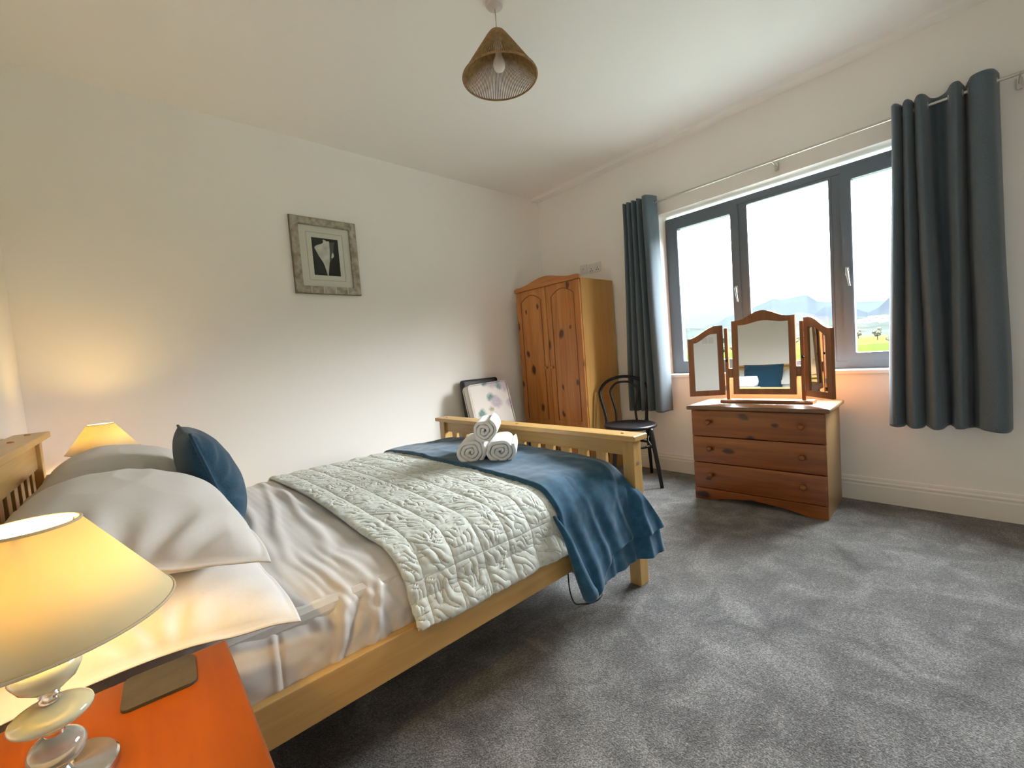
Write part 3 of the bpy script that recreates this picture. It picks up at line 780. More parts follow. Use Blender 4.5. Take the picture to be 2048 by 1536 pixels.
# ---- pillows
def pillow(name, size, T, c, rot, flange, mt, seed, label, cat, group=None, wr=.010, p=2.6, lumps=.02, droop=0.0, pw=.48, nu=110, nv=150):
    """size=(depth along local x, length along local y); local z is thickness"""
    a, b = size[0] / 2, size[1] / 2
    u = np.linspace(-1, 1, nu); v = np.linspace(-1, 1, nv)
    U, V = np.meshgrid(u, v, indexing='ij')
    fa, fb = a + flange, b + flange
    X = U * fa; Y = V * fb
    ru = np.clip(np.abs(X) / a, 0, 1); rv = np.clip(np.abs(Y) / b, 0, 1)
    t = T * (np.clip(1 - ru ** p, 0, 1) * np.clip(1 - rv ** p, 0, 1)) ** pw
    # corners pull in
    pinch = 1 - .06 * (U ** 2) * (1 - V ** 2) * 0 - .05 * (1 - np.abs(U)) ** 1 * (np.abs(V) ** 6) - .05 * (1 - np.abs(V)) * (np.abs(U) ** 6)
    P = np.stack([X, Y, 0 * X], -1)
    wrn = wr * noise(P, 5.0, seed) * np.minimum(1, t / .03) + .4 * wr * (1 - np.abs(noise(P * (1, .45, 1), 11.0, seed + 1)) * 2) * np.minimum(1, t / .03)
    # creases radiating from the ends
    cr_ = .75 * wr * np.sin(14 * np.arctan2(X, b - np.abs(Y) + .08) + 3 * noise(P, 6., seed + 2)) * sstep(.55, .95, rv) * np.minimum(1, t / .02)
    bend = lumps * noise(st3(X * .8, Y * .8), 3.0, seed + 3) - droop * (np.abs(X) / fa) ** 4 * .5 - droop * (np.abs(Y) / fb) ** 6
    fl = .004 * noise(P * (1, 1, 1), 12.0, seed + 4) * (t < 1e-4)
    top = np.stack([X * pinch, Y * pinch, t + wrn + cr_ + bend + fl + .0015], -1)
    bot = np.stack([X * pinch, Y * pinch, -t * .8 - .5 * wrn + bend + fl - .0015], -1)
    G = np.concatenate([top.reshape(-1, 3), bot.reshape(-1, 3)])
    R = np.array(rot.to_matrix())
    V3 = G @ R.T
    idx = np.arange(nu * nv).reshape(nu, nv); o = nu * nv
    A, B, C_, D_ = idx[:-1, :-1], idx[1:, :-1], idx[1:, 1:], idx[:-1, 1:]
    F = [np.stack([A, B, C_, D_], -1).reshape(-1, 4), np.stack([D_, C_, B, A], -1).reshape(-1, 4) + o]
    def rim(e): return np.stack([e[:-1], e[:-1] + o, e[1:] + o, e[1:]], -1)
    F += [rim(idx[0, ::-1]), rim(idx[-1, :]), rim(idx[:, 0]), rim(idx[::-1, -1])]
    ob = raw(name, V3, np.concatenate(F), M[mt], None, c)
    tag(ob, label, cat, group); return ob, R
from mathutils import Euler
def E3(x, y, z): return Euler((math.radians(x), math.radians(y), math.radians(z)))
pillow('pillow', (.46, .73), .085, (-3.425, -1.795, .598), E3(2, 4, 2), .012, 'pillow', 3, 'white pillow with flat hem, lower of the near pair, beside the nightstand', 'pillow', 'white pillows', wr=.006, droop=.03, p=2.1, pw=.62)
pillow('pillow', (.455, .735), .110, (-3.437, -1.765, .735), E3(-2, 11, -2), .012, 'pillow', 11, 'white pillow on top of the near pair, in front of the big lampshade', 'pillow', 'white pillows', wr=.009, droop=.022, p=2.1, pw=.62)
pillow('pillow', (.46, .73), .085, (-3.440, -.955, .600), E3(-1, 4, 0), .012, 'pillow', 23, 'white pillow lower of the far pair, next to the picture wall', 'pillow', 'white pillows', wr=.006, droop=.03, p=2.1, pw=.62)
pillow('pillow', (.455, .73), .110, (-3.450, -.950, .728), E3(1, 11, 1), .012, 'pillow', 31, 'white pillow on top of the far pair, below the small lampshade', 'pillow', 'white pillows', wr=.008, droop=.04, p=2.1, pw=.62)
# cushion: local z faces the foot of the bed
cu, R = pillow('cushion', (.36, .44), .085, (-3.238, -1.355, .735), Euler((0, math.radians(74), 0)), .004, 'cushion', 44, 'petrol blue scatter cushion leaning on the white pillows', 'cushion', None, wr=.006, p=2.2, lumps=.0)
loop = []
for k in range(120):
    t = 2 * PI * k / 120
    ct, st = math.cos(t), math.sin(t)
    m_ = max(abs(ct), abs(st)); U, V = ct / m_, st / m_
    pin = 1 - .05 * (1 - abs(U)) * abs(V) ** 6 - .05 * (1 - abs(V)) * abs(U) ** 6
    loop.append(Vector(R @ np.array([U * .184 * pin, V * .224 * pin, 0])))
finish('piping', tube(bmesh.new(), loop, .0045, 8, True), M['cushion'], cu, True)

# ---- towels
def towel(c, R0, length, ax, label, turns=3.6, squash=1.0, seed=0):
    t_ = empty('rolled_towel', c, 0, label, 'towel', 'rolled towels')
    ax = Vector((ax[0], ax[1], 0)).normalized(); sd = Vector((ax.y, -ax.x, 0)); upv = Vector((0, 0, 1))
    rgx = random.Random(seed); ph = rgx.uniform(0, 6)
    pitch = (R0 - .004) / turns; th = pitch * .46
    n = int(64 * turns); nl = 16
    G = np.zeros((n + 1, nl, 3)); Gi = np.zeros_like(G)
    for i in range(n + 1):
        t = i / 64 * 2 * PI; r = .004 + pitch * t / (2 * PI)
        r = r * (1 + .05 * math.sin(3 * t + ph) + .03 * math.sin(5 * t + 2 * ph))
        for j in range(nl):
            l = -length / 2 + length * j / (nl - 1)
            e = 1 - .14 * (abs(2 * j / (nl - 1) - 1)) ** 8
            endw = .004 * math.sin(2.3 * t + ph) * (j in (0, nl - 1))
            rr = r - th * .5 * 0
            a_ = t + ph + (PI * 1.15)
            def pt(rad): return sd * (rad * math.cos(a_)) * 1.0 + upv * (max(rad * math.sin(a_) * squash, -R0 * squash * .90)) + ax * (l * (1 - .02 * (i / n)) + endw)
            G[i, j] = pt(r + th * e - .0 ); Gi[i, j] = pt(max(.001, r - th * e))
    V = np.concatenate([G.reshape(-1, 3), Gi.reshape(-1, 3)])
    V[:, 2] += R0 * squash * .90
    V += .0016 * noise(V + np.array(c), 45., seed)[:, None]
    idx = np.arange((n + 1) * nl).reshape(n + 1, nl); o = (n + 1) * nl
    a, b, c_, d = idx[:-1, :-1], idx[1:, :-1], idx[1:, 1:], idx[:-1, 1:]
    F = [np.stack([a, b, c_, d], -1).reshape(-1, 4), np.stack([d, c_, b, a], -1).reshape(-1, 4) + o]
    def rim(e): return np.stack([e[:-1], e[:-1] + o, e[1:] + o, e[1:]], -1)
    F += [rim(idx[0, ::-1]), rim(idx[-1, :]), rim(idx[:, 0]), rim(idx[::-1, -1])]
    raw('terry_roll', V, np.concatenate(F), M['towel'], t_)
    return t_
AX = (.70, .71)
zt = .579
towel((-2.135, -1.440, zt - .004), .072, .26, AX, 'white rolled towel lying on the blue throw, left one of the pile', 3.4, .92, 3)
towel((-2.035, -1.545, zt - .004), .071, .26, AX, 'white rolled towel lying on the blue throw, right one of the pile', 3.3, .86, 8)
towel((-2.095, -1.505, zt + .106), .056, .25, AX, 'smaller white rolled towel balanced on top of the other two', 3.0, 1.0, 5)

# ================================================================== NIGHTSTANDS AND LAMPS
def nightstand(loc, label):
    t = empty('nightstand', loc, 0, label, 'nightstand', 'nightstands')
    # local: back at x=-.235 (wall), front at +.21, width along y +-.21, height .56
    finish('top', BOX((-.235, -.230, .536), (.242, .232, .561), .007, 4), M['nightpine_y'], t, True, angle=50)
    b = bmesh.new()
    box(b, (-.225, -.205, .0), (.20, -.187, .536)); box(b, (-.225, .187, 0), (.20, .205, .536))
    box(b, (-.225, -.187, .0), (-.215, .187, .536)); box(b, (-.215, -.187, .06), (.20, .187, .075))
    finish('body', b, M['nightpine_z'], t)
    for k, (z0, z1) in enumerate(((.085, .305), (.312, .528))):
        d = finish('drawer', BOX((.10, -.185, z0), (.216, .185, z1), .005, 2), M['nightpine_y'], t)
        finish('knob', lathe(bmesh.new(), [(.007, .0), (.007, .012), (.016, .020), (.015, .028), (.006, .032)], (.216, 0, (z0 + z1) / 2), 'x', 20), M['nightpine_x'], d, True)
    finish('plinth', BOX((.18, -.187, 0), (.20, .187, .06), .002), M['nightpine_y'], t)
    return t
ns1 = nightstand((-3.560, -2.425, 0), 'orange pine nightstand beside the bed in the near left corner')
ns2 = copy_tree(ns1); ns2.location = (-3.560, -.275, 0)
ns2['label'] = 'orange pine nightstand between the far pillows and the picture wall'

def shade_mat():
    m, nt, b = mat('cream_card_shade'); L = nt.links.new
    nt.nodes.remove(b)
    d = nd(nt, 'ShaderNodeBsdfDiffuse'); d.inputs[0].default_value = (0.84, 0.74, 0.47, 1)
    t = nd(nt, 'ShaderNodeBsdfTranslucent'); t.inputs[0].default_value = (0.86, 0.76, 0.38, 1)
    mx = nd(nt, 'ShaderNodeMixShader'); mx.inputs[0].default_value = .26
    L(d.outputs[0], mx.inputs[1]); L(t.outputs[0], mx.inputs[2]); L(mx.outputs[0], nt.nodes['Material Output'].inputs[0])
    return m
M['shade'] = shade_mat()
M['shade_trim'] = plain('cream_shade_trim', (0.55, 0.45, 0.30), 0.7)
def bulb_mat():
    m, nt, b = mat('lit_bulb'); nt.nodes.remove(b)
    e_ = nd(nt, 'ShaderNodeEmission', Strength=LAMP); e_.inputs[0].default_value = (*LAMP_COL, 1)
    nt.links.new(e_.outputs[0], nt.nodes['Material Output'].inputs[0]); return m
M['bulb_on'] = bulb_mat()
def jade_mat():
    m, nt, b = mat('pale_green_glass')
    b.inputs['Base Color'].default_value = (0.62, 0.70, 0.54, 1); b.inputs['Roughness'].default_value = .08
    b.inputs['Transmission Weight'].default_value = .35; b.inputs['IOR'].default_value = 1.45
    b.inputs['Coat Weight'].default_value = .6; b.inputs['Coat Roughness'].default_value = .03
    return m
M['jade'] = jade_mat()
def smoke_mat():
    m, nt, b = mat('clear_grey_glass')
    b.inputs['Base Color'].default_value = (0.60, 0.64, 0.58, 1); b.inputs['Roughness'].default_value = .05
    b.inputs['Transmission Weight'].default_value = .65; b.inputs['IOR'].default_value = 1.45
    b.inputs['Coat Weight'].default_value = .6; b.inputs['Coat Roughness'].default_value = .03
    return m
M['smoke'] = smoke_mat()
def ell(rx, rz, zc, n=14, r0=.006):
    out = []
    for k in range(n + 1):
        t = -PI / 2 + PI * k / n
        out.append((max(r0, rx * math.cos(t)), zc + rz * math.sin(t)))
    return out
def lamp(loc, label):
    t = empty('table_lamp', loc, 0, label, 'lamp', 'bedside lamps')
    finish('base', lathe(bmesh.new(), [(.057, 0), (.057, .010), (.0545, .0125), (.02, .0135), (.012, .016), (.009, .022)], seg=48), M['chrome'], t, True, angle=35)
    finish('bead', lathe(bmesh.new(), ell(.0285, .0225, .047)), M['smoke'], t, True)
    finish('collar', lathe(bmesh.new(), [(.007, .066), (.010, .069), (.010, .073), (.007, .076), (.010, .078), (.007, .081)]), M['chrome'], t, True, angle=40)
    finish('bead', lathe(bmesh.new(), ell(.040, .0150, .0955)), M['jade'], t, True)
    finish('collar', lathe(bmesh.new(), [(.007, .110), (.0105, .113), (.0105, .117), (.007, .120), (.0105, .122), (.008, .126)]), M['chrome'], t, True, angle=40)
    finish('cup', lathe(bmesh.new(), [(.008, .126), (.016, .129), (.028, .139), (.034, .152), (.033, .163), (.022, .172), (.009, .176)]), M['jade'], t, True)
    finish('lamp_holder', lathe(bmesh.new(), [(.009, .176), (.014, .178), (.014, .246), (.012, .249)], seg=20), M['plastic'], t, True, angle=40)
    finish('bulb', lathe(bmesh.new(), [(.011, .249), (.013, .257), (.020, .272), (.0235, .287), (.022, .301), (.013, .312), (.003, .315)], seg=24), M['bulb_on'], t, True)
    # shade: thin cone
    zb, zt2, rb, rtp = .213, .341, .136, .050
    sh = finish('lamp_shade', lathe(bmesh.new(), [(rb, zb), (rtp, zt2)], seg=96, cap=False), M['shade'], t, True)
    sh.modifiers.new('thickness', 'SOLIDIFY').thickness = .0012
    circ = lambda r, z: [(r * math.cos(2 * PI * k / 64), r * math.sin(2 * PI * k / 64), z) for k in range(64)]
    finish('rim', tube(bmesh.new(), circ(rb, zb), .0021, 8, True), M['shade_trim'], sh, True)
    finish('rim', tube(bmesh.new(), circ(rtp, zt2), .0021, 8, True), M['shade_trim'], sh, True)
    g = bmesh.new()
    tube(g, circ(.015, .2460), .0022, 8, True)
    for k in range(3):
        a = 2 * PI * k / 3 + .5
        tube(g, [(.015 * math.cos(a), .015 * math.sin(a), .2460), (.040 * math.cos(a), .040 * math.sin(a), .290), ((rtp - .002) * math.cos(a), (rtp - .002) * math.sin(a), zt2 - .004)], .0018, 6)
    finish('shade_carrier', g, M['steel'], sh, True)
    return t
lp1 = lamp((-3.527, -2.392, .561), 'lit bedside lamp with cream cone shade and glass beads, closest on the near nightstand')
lp2 = copy_tree(lp1); lp2.location = (-3.535, -.275, .561)
lp2['label'] = 'lit bedside lamp with cream cone shade behind the far pillows'
# coaster
bm = bmesh.new()
c0 = [(-3.366, -2.222), (-3.372, -2.306), (-3.470, -2.294), (-3.462, -2.180)]
def roundrect(cx, cy, w_, h_, r, n=6):
    out = []
    for (sx_, sy_, a0) in ((1, 1, 0), (-1, 1, 90), (-1, -1, 180), (1, -1, 270)):
        for k in range(n + 1):
            a = math.radians(a0 + 90 * k / n); out.append((cx + sx_ * (w_ / 2 - r) + r * math.cos(a), cy + sy_ * (h_ / 2 - r) + r * math.sin(a)))
    return out
prism(bm, roundrect(0, 0, .098, .098, .012), 'z', 0, .006, .0012)
co = finish('coaster', bm, M['slate'], origin=(0, 0, 0)); co.location = (-3.421, -2.253, .5605); co.rotation_euler = (0, 0, math.radians(-3))
tag(co, 'grey slate coaster with rounded corners lying on the nightstand', 'coaster')

# ================================================================== WARDROBE
WX0, WX1, WY0, WY1, WZ = -.511, -.022, -.885, -.098, 1.712
wd = empty('wardrobe', ((WX0 + WX1) / 2, (WY0 + WY1) / 2, 0), 0, 'knotty orange pine two-door wardrobe with curved crest in the corner', 'wardrobe')
def L_(x, y, z): return (x - (WX0 + WX1) / 2, y - (WY0 + WY1) / 2, z)
for ya in (WY0, WY1 - .018): finish('side_panel', BOX(L_(WX0 + .022, ya, 0), L_(WX1, ya + .018, WZ), .001), M['panel_z'], wd)
finish('back_panel', BOX(L_(WX1 - .008, WY0 + .018, .05), L_(WX1, WY1 - .018, WZ - .002)), M['panel_z'], wd)
finish('top_panel', BOX(L_(WX0 + .022, WY0 + .018, WZ - .020), L_(WX1 - .008, WY1 - .018, WZ - .001)), M['panel_z'], wd)
finish('bottom_panel', BOX(L_(WX0 + .022, WY0 + .018, .07), L_(WX1 - .008, WY1 - .018, .09)), M['panel_z'], wd)
W = WY1 - WY0; ymid = (WY0 + WY1) / 2
cr_pts = []
for k in range(41):
    t = k / 40 * 2 - 1
    cr_pts.append((t * (W / 2 + .012), WZ + .028 + .045 * (0.5 + .5 * math.cos(PI * min(1, abs(t) / .78))) + (.006 * math.cos(PI * t * .5))))
ol = [(-(W / 2 + .012), WZ - .010), ] + [(-(W / 2 + .012), WZ + .018)] + cr_pts[1:-1] + [((W / 2 + .012), WZ + .018), ((W / 2 + .012), WZ - .010)]
bm = bmesh.new(); prism(bm, [(q[0], q[1]) for q in ol], 'x', WX0 - .012 - (WX0 + WX1) / 2, WX0 + .022 - (WX0 + WX1) / 2, .006)
finish('crest', bm, M['clearpine_y'], wd)
finish('plinth', BOX(L_(WX0 + .006, WY0, 0), L_(WX0 + .022, WY1, .085), .003), M['clearpine_y'], wd)
def door(y0, y1, ky, sd):
    b = BOX(L_(WX0, y0, .088), L_(WX0 + .020, y1, WZ - .012), .003)
    d = finish('door', b, M['pine_z'], wd)
    # routed panel lines: raised thin mouldings, arched top panel and lower panel
    ya, yb = y0 + .062, y1 - .062
    xm = WX0 - .0005
    def mould(pts): return tube(bmesh.new(), [L_(xm, q[0], q[1]) for q in pts], .0034, 8, True)
    arch = [(ya, .475), (yb, .475), (yb, WZ - .115)]
    for k in range(1, 12):
        t = k / 12; arch.append((yb + (ya - yb) * t, WZ - .115 + .055 * math.sin(PI * t)))
    arch.append((ya, WZ - .115))
    finish('upper_moulding', mould(arch), M['groove'], d, True)
    finish('lower_moulding', mould([(ya, .15), (yb, .15), (yb, .415), (ya, .415)]), M['groove'], d, True)
    finish('knob', lathe(bmesh.new(), [(.008, .0), (.008, -.012), (.015, -.018), (.017, -.026), (.012, -.032), (.004, -.034)], L_(WX0, ky, .962), 'x', 20), M['clearpine_x'], d, True)
door(ymid + .003, WY1 - .003, -.452, 1)
door(WY0 + .003, ymid - .003, -.530, -1)

# ================================================================== BLACK CHAIR BY THE WALL + FLORAL CUSHION
bc = empty('dining_chair', (-1.02, -.28, 0), 0, 'black padded dining chair standing against the picture wall behind the footboard', 'chair')
def cl(x, y, z): return (x + 1.02, y + .28, z)
bm = BOX((-.205, -.030, 0), (.205, .030, .46), .022, 4)
bo = finish('backrest', bm, M['blackleather'], bc, True); bo.location = cl(-1.02, -.115, .452); bo.rotation_euler = (math.radians(-7), 0, 0)
finish('seat', BOX(cl(-1.235, -.52, .40), cl(-.805, -.10, .47), .022, 4), M['blackleather'], bc, True)
for x, y in ((-1.21, -.495), (-.83, -.495), (-1.21, -.115), (-.83, -.115)):
    finish('leg', BOX(cl(x - .019, y - .019, 0), cl(x + .019, y + .019, .405), .003), M['black'], bc)
def floral_mat():
    m, nt, b = mat('floral_cotton'); L = nt.links.new
    t = nd(nt, 'ShaderNodeTexCoord')
    nz = nd(nt, 'ShaderNodeTexNoise', Scale=9.0, Detail=4.0); L(t.outputs['Object'], nz.inputs['Vector'])
    s = nd(nt, 'ShaderNodeVectorMath', operation='SCALE'); s.inputs['Scale'].default_value = .10; L(nz.outputs['Color'], s.inputs[0])
    a = nd(nt, 'ShaderNodeVectorMath', operation='ADD'); L(t.outputs['Object'], a.inputs[0]); L(s.outputs[0], a.inputs[1])
    col = None
    base = (0.72, 0.67, 0.63, 1)
    prev = None
    for sc, thr, d0, c in ((7.0, .60, .34, (0.16, 0.27, 0.25, 1)), (6.0, .65, .40, (0.50, 0.42, 0.47, 1)), (9.0, .35, .22, (0.42, 0.37, 0.24, 1))):
        mp_ = nd(nt, 'ShaderNodeMapping'); mp_.inputs['Location'].default_value = (sc, sc * 2.3, sc * .7); L(a.outputs[0], mp_.inputs[0])
        v = nd(nt, 'ShaderNodeTexVoronoi', Scale=sc); v.voronoi_dimensions = '2D'; s_ = nd(nt, 'ShaderNodeSeparateXYZ'); c_ = nd(nt, 'ShaderNodeCombineXYZ'); L(mp_.outputs[0], s_.inputs[0]); L(s_.outputs['X'], c_.inputs[0]); L(s_.outputs['Z'], c_.inputs[1]); L(c_.outputs[0], v.inputs['Vector'])
        sp = nd(nt, 'ShaderNodeSeparateColor'); L(v.outputs['Color'], sp.inputs[0])
        lt = nd(nt, 'ShaderNodeMath', operation='LESS_THAN'); lt.inputs[1].default_value = thr; L(sp.outputs[0], lt.inputs[0])
        mr = nd(nt, 'ShaderNodeMapRange'); mr.inputs['From Min'].default_value = d0 * .5; mr.inputs['From Max'].default_value = d0 * 1.1; mr.inputs['To Min'].default_value = .85; mr.inputs['To Max'].default_value = 0; L(v.outputs['Distance'], mr.inputs[0])
        mu = nd(nt, 'ShaderNodeMath', operation='MULTIPLY'); L(lt.outputs[0], mu.inputs[0]); L(mr.outputs[0], mu.inputs[1])
        n2 = nd(nt, 'ShaderNodeTexNoise', Scale=45.0, Detail=2.0); L(t.outputs['Object'], n2.inputs['Vector'])
        m3 = nd(nt, 'ShaderNodeMath', operation='MULTIPLY'); L(mu.outputs[0], m3.inputs[0]); L(n2.outputs['Fac'], m3.inputs[1])
        m4 = nd(nt, 'ShaderNodeMath', operation='MULTIPLY'); m4.inputs[1].default_value = 2.6; m4.use_clamp = True; L(m3.outputs[0], m4.inputs[0])
        mx = nd(nt, 'ShaderNodeMix'); mx.data_type = 'RGBA'; L(m4.outputs[0], mx.inputs[0])
        if prev is None: mx.inputs[6].default_value = base
        else: L(prev, mx.inputs[6])
        mx.inputs[7].default_value = c; prev = mx.outputs[2]
    L(prev, b.inputs['Base Color']); b.inputs['Roughness'].default_value = .85
    return m
M['floral'] = floral_mat()
bm = BOX((-.215, -.045, 0), (.215, .045, .40), .03, 5)
bmesh.ops.subdivide_edges(bm, edges=bm.edges, cuts=3, use_grid_fill=True)
fo = finish('floral_cushion', bm, M['floral'], origin=(0, 0, 0)); fo.location = (-1.035, -.255, .475); fo.rotation_euler = (math.radians(-12), math.radians(-2.0), math.radians(-3))
for f in fo.data.polygons: f.use_smooth = True
tag(fo, 'pale floral box cushion leaning on the black chair back', 'cushion')
pip = bmesh.new()
for yy_ in (-.047, .047):
    tube(pip, [(q[0], yy_ * .9, q[1] + .2) for q in roundrect(0, 0, .424, .392, .035)], .005, 8, True)
finish('piping', pip, M['floral'], fo, True)

# ================================================================== BENTWOOD CHAIR
ang = math.atan2(-.66, -.75)
bw = empty('bentwood_chair', (-.435, -1.250, 0), ang, 'black bentwood chair with double hoop back between wardrobe and drawers', 'chair')
# local +x is the front
finish('seat', lathe(bmesh.new(), [(.10, .444), (.195, .444), (.205, .450), (.207, .460), (.203, .470), (.195, .473), (.175, .466), (.0001, .463)], seg=48), M['black'], bw, True, angle=60)
ih = catmull([(-.185, -.085, .47), (-.200, -.082, .55), (-.225, -.105, .66), (-.245, -.112, .73), (-.255, -.065, .785), (-.258, 0, .798), (-.255, .065, .785), (-.245, .112, .73), (-.225, .105, .66), (-.200, .082, .55), (-.185, .085, .47)], 8)
oh = catmull([(-.185, -.165, .47), (-.205, -.175, .55), (-.228, -.198, .66), (-.246, -.200, .735), (-.260, -.130, .812), (-.265, 0, .842), (-.260, .130, .812), (-.246, .200, .735), (-.228, .198, .66), (-.205, .175, .55), (-.185, .165, .47)], 8)
finish('outer_hoop', tube(bmesh.new(), oh, .0135, 12), M['black'], bw, True)
finish('inner_hoop', tube(bmesh.new(), ih, .0095, 12), M['black'], bw, True)
for s in (-1, 1):
    finish('leg', tube(bmesh.new(), catmull([(-.183, .165 * s, .475), (-.185, .168 * s, .35), (-.200, .180 * s, .15), (-.215, .188 * s, 0)], 6), [.0155] * 7 + [.0145] * 6 + [.013] * 6, 12), M['black'], bw, True)
    finish('leg', tube(bmesh.new(), catmull([(.140, .130 * s, .446), (.155, .142 * s, .35), (.185, .165 * s, .15), (.208, .180 * s, 0)], 6), [.019] * 7 + [.0165] * 6 + [.014] * 6, 12), M['black'], bw, True)
    finish('brace', tube(bmesh.new(), catmull([(.150, .135 * s, .30), (.10, .115 * s, .36), (.03, .16 * s, .41), (-.02, .17 * s, .444)], 6), .007, 8), M['black'], bw, True)
finish('ring_stretcher', tube(bmesh.new(), [(-.012 + .160 * math.cos(2 * PI * k / 48), .160 * math.sin(2 * PI * k / 48), .300) for k in range(48)], .0095, 10, True), M['black'], bw, True)

# ================================================================== CHEST OF DRAWERS + DRESSING MIRROR
yaw = math.atan2(.033, .759)       # turned slightly from the wall
cd = empty('chest_of_drawers', (-.3025, -2.1835, 0), yaw, 'orange pine chest of three drawers under the window', 'chest')
# local: -x front, y from +.38 (left) to -.38 ; depth .43
HW, FX, BX = .380, -.222, .212
for s in (-1, 1): finish('side_panel', BOX((FX + .018, s * HW, 0), (BX, s * (HW - .018), .622), .001), M['chestside_z'], cd)
finish('back_panel', BOX((BX - .008, -HW + .018, .05), (BX, HW - .018, .622)), M['panel_z'], cd)
bm = BOX((FX - .024, -HW - .026, .624), (BX + .006, HW + .026, .650), .009, 4)
finish('top', bm, M['toppine_y'], cd, True, angle=50)
arc = [(-HW, .002), (-HW, .080), (HW, .080), (HW, .002), (HW - .10, .002)]
for k in range(1, 20):
    t = k / 20; arc.append((HW - .10 - t * (2 * HW - .2), .002 + .040 * math.sin(PI * t) ** .8))
arc.append((-HW + .10, .002))
bm = bmesh.new(); prism(bm, arc, 'x', FX + .001, FX + .019)
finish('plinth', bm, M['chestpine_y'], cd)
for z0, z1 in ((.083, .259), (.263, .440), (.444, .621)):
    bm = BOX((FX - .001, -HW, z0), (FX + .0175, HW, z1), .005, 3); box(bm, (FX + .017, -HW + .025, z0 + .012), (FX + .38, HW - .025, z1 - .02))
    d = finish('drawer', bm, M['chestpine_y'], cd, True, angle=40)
    for yk in (.265, -.265):
        finish('knob', lathe(bmesh.new(), [(.008, .0), (.008, -.010), (.016, -.017), (.0185, -.025), (.014, -.032), (.005, -.035)], (FX, yk, (z0 + z1) / 2 + .01), 'x', 20), M['chestpine_y'], d, True)

def mirror_mat():
    m, nt, b = mat('mirror_silver'); nt.nodes.remove(b)
    g = nd(nt, 'ShaderNodeBsdfGlossy', Roughness=0.0); g.inputs[0].default_value = (.86, .88, .87, 1)
    nt.links.new(g.outputs[0], nt.nodes['Material Output'].inputs[0]); return m
M['mirror'] = mirror_mat()
mr_ = empty('dressing_mirror', (-.300, -2.200, .6505), yaw, 'pine triple dressing mirror with arched middle glass on the chest of drawers', 'mirror')
# local y: + is left in the photograph
finish('base', prism(bmesh.new(), [(-.055, 0), (.055, 0), (.055, .012), (.045, .020), (-.045, .020), (-.055, .012)], 'y', -.275, .262, .0), M['mirrorpine_y'], mr_)
POST = .222
for s in (-1, 1):
    finish('post', BOX((-.013, s * POST - .011, .018), (.013, s * POST + .011, .515), .003), M['mirrorpine_z'], mr_)
def panel(name, w_, zs, zp, fr, par, kind, loc, rz, tilt=0):
    """arched panel centred on local y; kind 'mid' symmetrical, 'L'/'R' rises towards the inner edge"""
    e = empty(name, loc); e.parent = par; e.rotation_euler = (0, tilt, rz)
    return e
def outline(y0, y1, z0, z1, rise, kind, n=22):
    pts = [(y0, z0), (y1, z0)]
    for k in range(n + 1):
        t = k / n; yv = y1 + (y0 - y1) * t
        if kind == 'mid': zz_ = z1 + rise * (.5 - .5 * math.cos(2 * PI * min(max((t - .08) / .84, 0), 1)))
        elif kind == 'L': zz_ = z1 + rise * sstep(0.02, .80, 1 - t)   # t=0 at y1 (outer/low side handled by caller)
        else: zz_ = z1 + rise * sstep(0.02, .80, t)
        pts.append((yv, float(zz_)))
    return pts
def mpanel(name, y0, y1, z0, z1, rise, kind, loc, rot, frame=.036, flat=None):
    th = .010
    o = outline(y0, y1, z0, z1, rise, kind)
    g = 1 if y1 > y0 else -1
    i = outline(y0 + g * frame, y1 - g * frame, z0 + frame, z1 - frame * .9, rise * .35 if kind == 'mid' else rise * .72, kind)
    bm = bmesh.new(); frame_prism(bm, o, i, 'x', -th, th)
    f = finish(name, bm, M['mirrorpine_z'], mr_); f.location = loc; f.rotation_euler = rot
    gm = bmesh.new(); prism(gm, i, 'x', -.003, .002)
    finish('mirror_glass', gm, M['mirror'], f)
    bk = bmesh.new(); prism(bk, i, 'x', .0025, .006)
    finish('backing', bk, M['mirrorpine_z'], f)
    return f
mid = mpanel('centre_panel', -.187, .187, 0, .500, .052, 'mid', (-.006, 0, .056), (0, math.radians(1.6), math.radians(-1.5)))
TL, TR = math.radians(34), math.radians(46)
wL = mpanel('wing_panel', .232, 0.002, 0, .405, .078, 'L', (-.012, POST + .018, .052), (0, 0, TL))
wR = mpanel('wing_panel', -.232, -.002, 0, .405, .078, 'L', (-.012, -POST - .018, .048), (0, 0, -TR))
for s in (-1, 1):
    for zk in (.10, .43):
        finish('hinge', lathe(bmesh.new(), [(.005, zk - .016), (.005, zk + .016)], (-.014, s * (POST + .014), 0), seg=12), M['steel'], mr_, True, angle=40)
    finish('pivot_knob', lathe(bmesh.new(), [(.007, .0), (.010, .006), (.010, .014), (.004, .018)], (-.02, s * POST, .29), 'x', 16), M['dark'], mr_, True)
    finish('bracket', BOX((-.012, s * (POST - .012), .17), (.010, s * (POST - .034), .235), .003), M['mirrorpine_z'], mr_)

